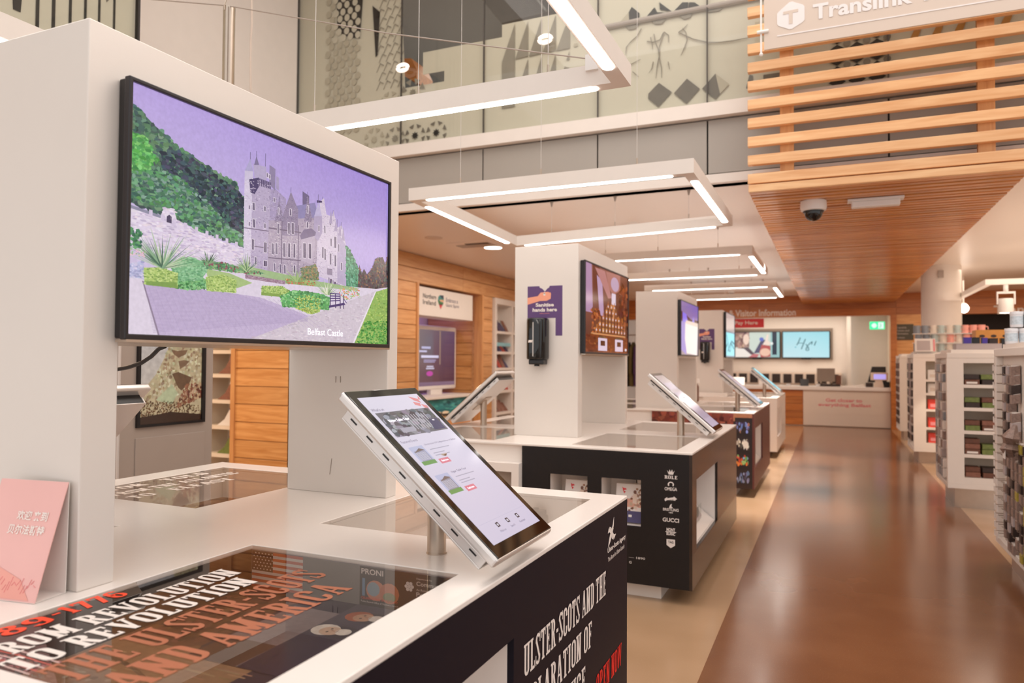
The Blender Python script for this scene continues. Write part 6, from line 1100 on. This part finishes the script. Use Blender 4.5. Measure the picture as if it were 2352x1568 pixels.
# mugs stacked on the third display
def mug(x, y, z, m, lab, grp='stacked mugs'):
    t = thing('mug', lab, 'mug', (x, y, z), grp); part('body', MB().lathe((x, y, z), [(.001, .001), (.046, .001), (.05, .01), (.05, .125), (.046, .125), (.044, .02), (.001, .016)], 18), m, t, smooth=True)
    part('handle', MB().tube([(x+.046, y-.012, z+.10), (x+.075, y-.03, z+.095), (x+.08, y-.032, z+.06), (x+.07, y-.028, z+.032), (x+.046, y-.012, z+.028)], .007, 8), m, t, smooth=True)
cols = ['mug_grey', 'mug_teal', 'mug_cream', 'mug_pink']
first = {}
for j in range(3):
    tag(MB((1.5, 12.95, 1.73+j*.135)).box(1.18, 2.2, 12.86, 13.06, 1.721+j*.142, 1.729+j*.142).build('glass_tier', 'white_plastic'), 'thin %s tier under the mugs on the third gift display' % ('lower', 'middle', 'upper')[j], 'tier')
    for i in range(9):
        m = cols[0] if i < 2 else (cols[3] if (j in (1, 2) and i > 5) or (j == 1 and i == 4) else cols[1] if (i+j) % 2 else cols[2]); loc = (1.235+i*.108+(.02 if j == 1 else 0), 12.95, 1.731+j*.142)
        lab = {'mug_grey': 'grey mug', 'mug_teal': 'pale teal mug', 'mug_cream': 'cream mug', 'mug_pink': 'pink mug'}[m]+', %s in the %s tier on the third gift display' % (('first from left', 'second from left', 'third from left', 'fourth from left', 'middle one', 'fourth from right', 'third from right', 'second from right', 'first from right')[i], ('lower', 'middle', 'upper')[j])
        if m not in first: mug(*loc, m, lab, 'mugs in tiers on the third gift display'); first[m] = COL.objects[-1] if False else [o for o in bpy.data.objects if o.name.startswith('mug') and o.get('label') == lab][0]
        else: dup(first[m], loc, lab)
# other goods on the display tops
t = thing('framed_print', 'small framed print leaning on the third gift display, left of the mugs', 'print', (1.30, 12.84, 1.726)); part('frame', MB().prism([(1.19, 12.80, 1.727), (1.47, 12.80, 1.727), (1.47, 12.84, 1.93), (1.19, 12.84, 1.93)], (0, .015, .002)), 'paper_white', t, bevel=.004); part('picture', MB().prism([(1.22, 12.803, 1.75), (1.40, 12.803, 1.75), (1.40, 12.833, 1.90), (1.22, 12.833, 1.90)], (0, -.003, 0)), 'grey_box', t); part('spine', MB().prism([(1.44, 12.804, 1.735), (1.465, 12.804, 1.735), (1.465, 12.838, 1.92), (1.44, 12.838, 1.92)], (0, -.004, 0)), 'sanit_pink', t)
cr = thing('wooden_crate', 'wooden crate with three round bottle holes behind the boxes on the second gift display', 'crate', (1.85, 9.75, 1.70)); part('front', MB().box(1.50, 2.02, 9.60, 9.62, 1.70, 1.93), 'wood_crate', cr); part('sloped_top', MB().box(1.50, 2.02, 9.62, 9.85, 1.91, 1.93), 'wood_crate', cr); part('end', MB().box(2.0, 2.02, 9.62, 9.85, 1.70, 1.91).box(1.50, 1.52, 9.62, 9.85, 1.70, 1.91), 'wood_crate', cr)
for k in range(3): part('bottle_hole', MB().prism([(1.56+k*.11+a, 9.599, 1.86+b) for a, b in ell(0, 0, .028, .016, n=12)[:-1]], (0, -.002, 0)), 'box_dark', cr); part('slat', MB().box(1.535+k*.11, 1.60+k*.11, 9.596, 9.60, 1.71, 1.825), 'wood_crate', cr)
part('face_board', MB().box(1.85, 1.99, 9.594, 9.598, 1.72, 1.925), 'box_brown', cr)
for k, (x, m, w_, h, lb) in enumerate(((1.36, 'purple_box', .07, .06, 'violet sweet box at the front left of the second gift display top'), (1.44, 'black_plastic', .07, .06, 'black sweet box on the second gift display top, beside the violet one'), (1.52, 'purple_box', .05, .055, 'second violet sweet box, right of the black one'), (1.60, 'box_dark', .08, .05, 'dark flat sweet box on the second gift display top'), (1.72, 'black_plastic', .10, .115, 'tall black box on the second gift display top'), (1.83, 'counter_white', .07, .11, 'cream box right of the tall black box'))):
    t = thing('gift_box', lb, 'box', (x, 9.25, 1.70 if k > 3 else 1.765)); z = 1.701 if k > 3 else 1.766; part('carton', MB().box(x-w_/2, x+w_/2, 9.2, 9.3, z, z+h), m, t, bevel=.004); part('lid', MB().box(x-w_/2-.002, x+w_/2+.002, 9.198, 9.302, z+h, z+h+.008), m, t)
t = thing('grey_tray', 'long grey display tray on the front of the second gift display top', 'tray', (1.45, 9.2, 1.70)); part('tray', MB().box(1.24, 1.66, 9.12, 9.34, 1.701, 1.755), 'grey_box', t, bevel=.004); part('rim', panel(MB(), 'z', 1.755, .01, 1.24, 1.66, 9.12, 9.34, [(1.26, 1.64, 9.14, 9.32)]), 'grey_box', t)
for k, (x, z, lb) in enumerate(((1.275, 1.70, 'front left of the lower row'), (1.365, 1.70, 'second of the lower row'), (1.455, 1.70, 'third of the lower row'), (1.31, 1.83, 'left of the upper row'), (1.40, 1.83, 'right of the upper row'))):
    y = 6.66 if k < 3 else 6.665; t = thing('plastic_tub', 'white plastic tub, blue label, on the nearest gift display, %s' % lb, 'tub', (x, y, z), 'stacked plastic tubs')
    part('tub', MB().lathe((x, y, z), [(.001, .001), (.038, .001), (.043, .008), (.043, .10), (.001, .10)], 18), 'tub_white', t, smooth=True); part('lid', MB().lathe((x, y, z+.10), [(.046, 0), (.046, .022), (.001, .026)], 18), 'tub_white', t); part('label', MB().lathe((x, y, z), [(.0435, .022), (.0435, .085)], 18), 'tub_label', t)
# track spotlights over the gift displays
tk = thing('lighting_track', 'white ceiling lighting track over the gift displays', 'track', (2.5, 12, 2.68)); part('track', MB().box(1.99, 4.2, 11.97, 12.05, 2.66, 2.735), 'white_paint', tk); part('track', MB().box(1.99, 2.07, 12.05, 16.0, 2.66, 2.735), 'white_paint', tk)
for x, y in ((2.03, 15.5), (2.6, 12.0), (3.6, 12.0)): part('hanger', MB().tube([(x, y, 2.735), (x, y, 3.2)], .008, 6), 'white_plastic', tk)
def spot(x, y, z, lab, glow=False, aim=(0, 0, -1)):
    t = thing('spotlight', lab, 'spotlight', (x, y, z), 'track spotlights'); part('stem', MB().tube([(x, y, z+.40), (x, y, z+.30)], .03, 10), 'white_plastic', t); part('yoke', MB().box(x-.11, x+.11, y-.02, y+.02, z+.27, z+.30).box(x-.11, x-.095, y-.02, y+.02, z+.12, z+.27).box(x+.095, x+.11, y-.02, y+.02, z+.12, z+.27), 'white_plastic', t)
    part('can', MB().lathe((x, y, z), [(.001, .20), (.085, .20), (.09, .19), (.09, 0), (.08, 0), (.078, .02)], 24), 'white_plastic', t, smooth=True); part('lens', MB().lathe((x, y, z+.02), [(.078, 0), (.001, 0)], 20), 'lamp_glow', t)
spot(2.24, 12.01, 2.26, 'white can spotlight hanging from the track, upper right')
t = thing('spotlight', 'dazzling round spotlight facing us beside the column', 'spotlight', (2.30, 15.9, 2.62), 'track spotlights'); part('can', MB().tube([(2.30, 16.0, 2.62), (2.28, 15.78, 2.58)], .085, 20), 'white_plastic', t); part('lens', MB().tube([(2.28, 15.779, 2.58), (2.2795, 15.772, 2.5788)], .078, 20), 'lamp_glow', t); part('stem', MB().tube([(2.29, 15.9, 2.66), (2.29, 15.9, 3.2)], .014, 8), 'white_plastic', t)
pl = bpy.data.lights.new('spot_glow', 'SPOT'); pl.energy = 60; pl.color = (1, .85, .66); pl.spot_size = 1.6; po = bpy.data.objects.new('spot_glow', pl); po.location = (2.24, 12.0, 2.24); COL.objects.link(po)
# dim goods on the shop shelves at the far right
for k in range(14):
    x = 2.6+k*.27; t = thing('shop_good', 'dim boxed good, %s from left on the dark shop shelves at far right' % ORD[k], 'goods', (x, 20.8, 1.54), 'dim goods on the far shop shelves'); part('box', MB().box(x-.1, x+.1, 20.74, 20.9, 1.541, 1.541+.2+.12*(k % 3)), ['box_dark', 'purple_box', 'paper_white', 'box_brown'][k % 4], t); part('label', MB().box(x-.05, x+.05, 20.735, 20.74, 1.58, 1.66), 'grey_box', t)
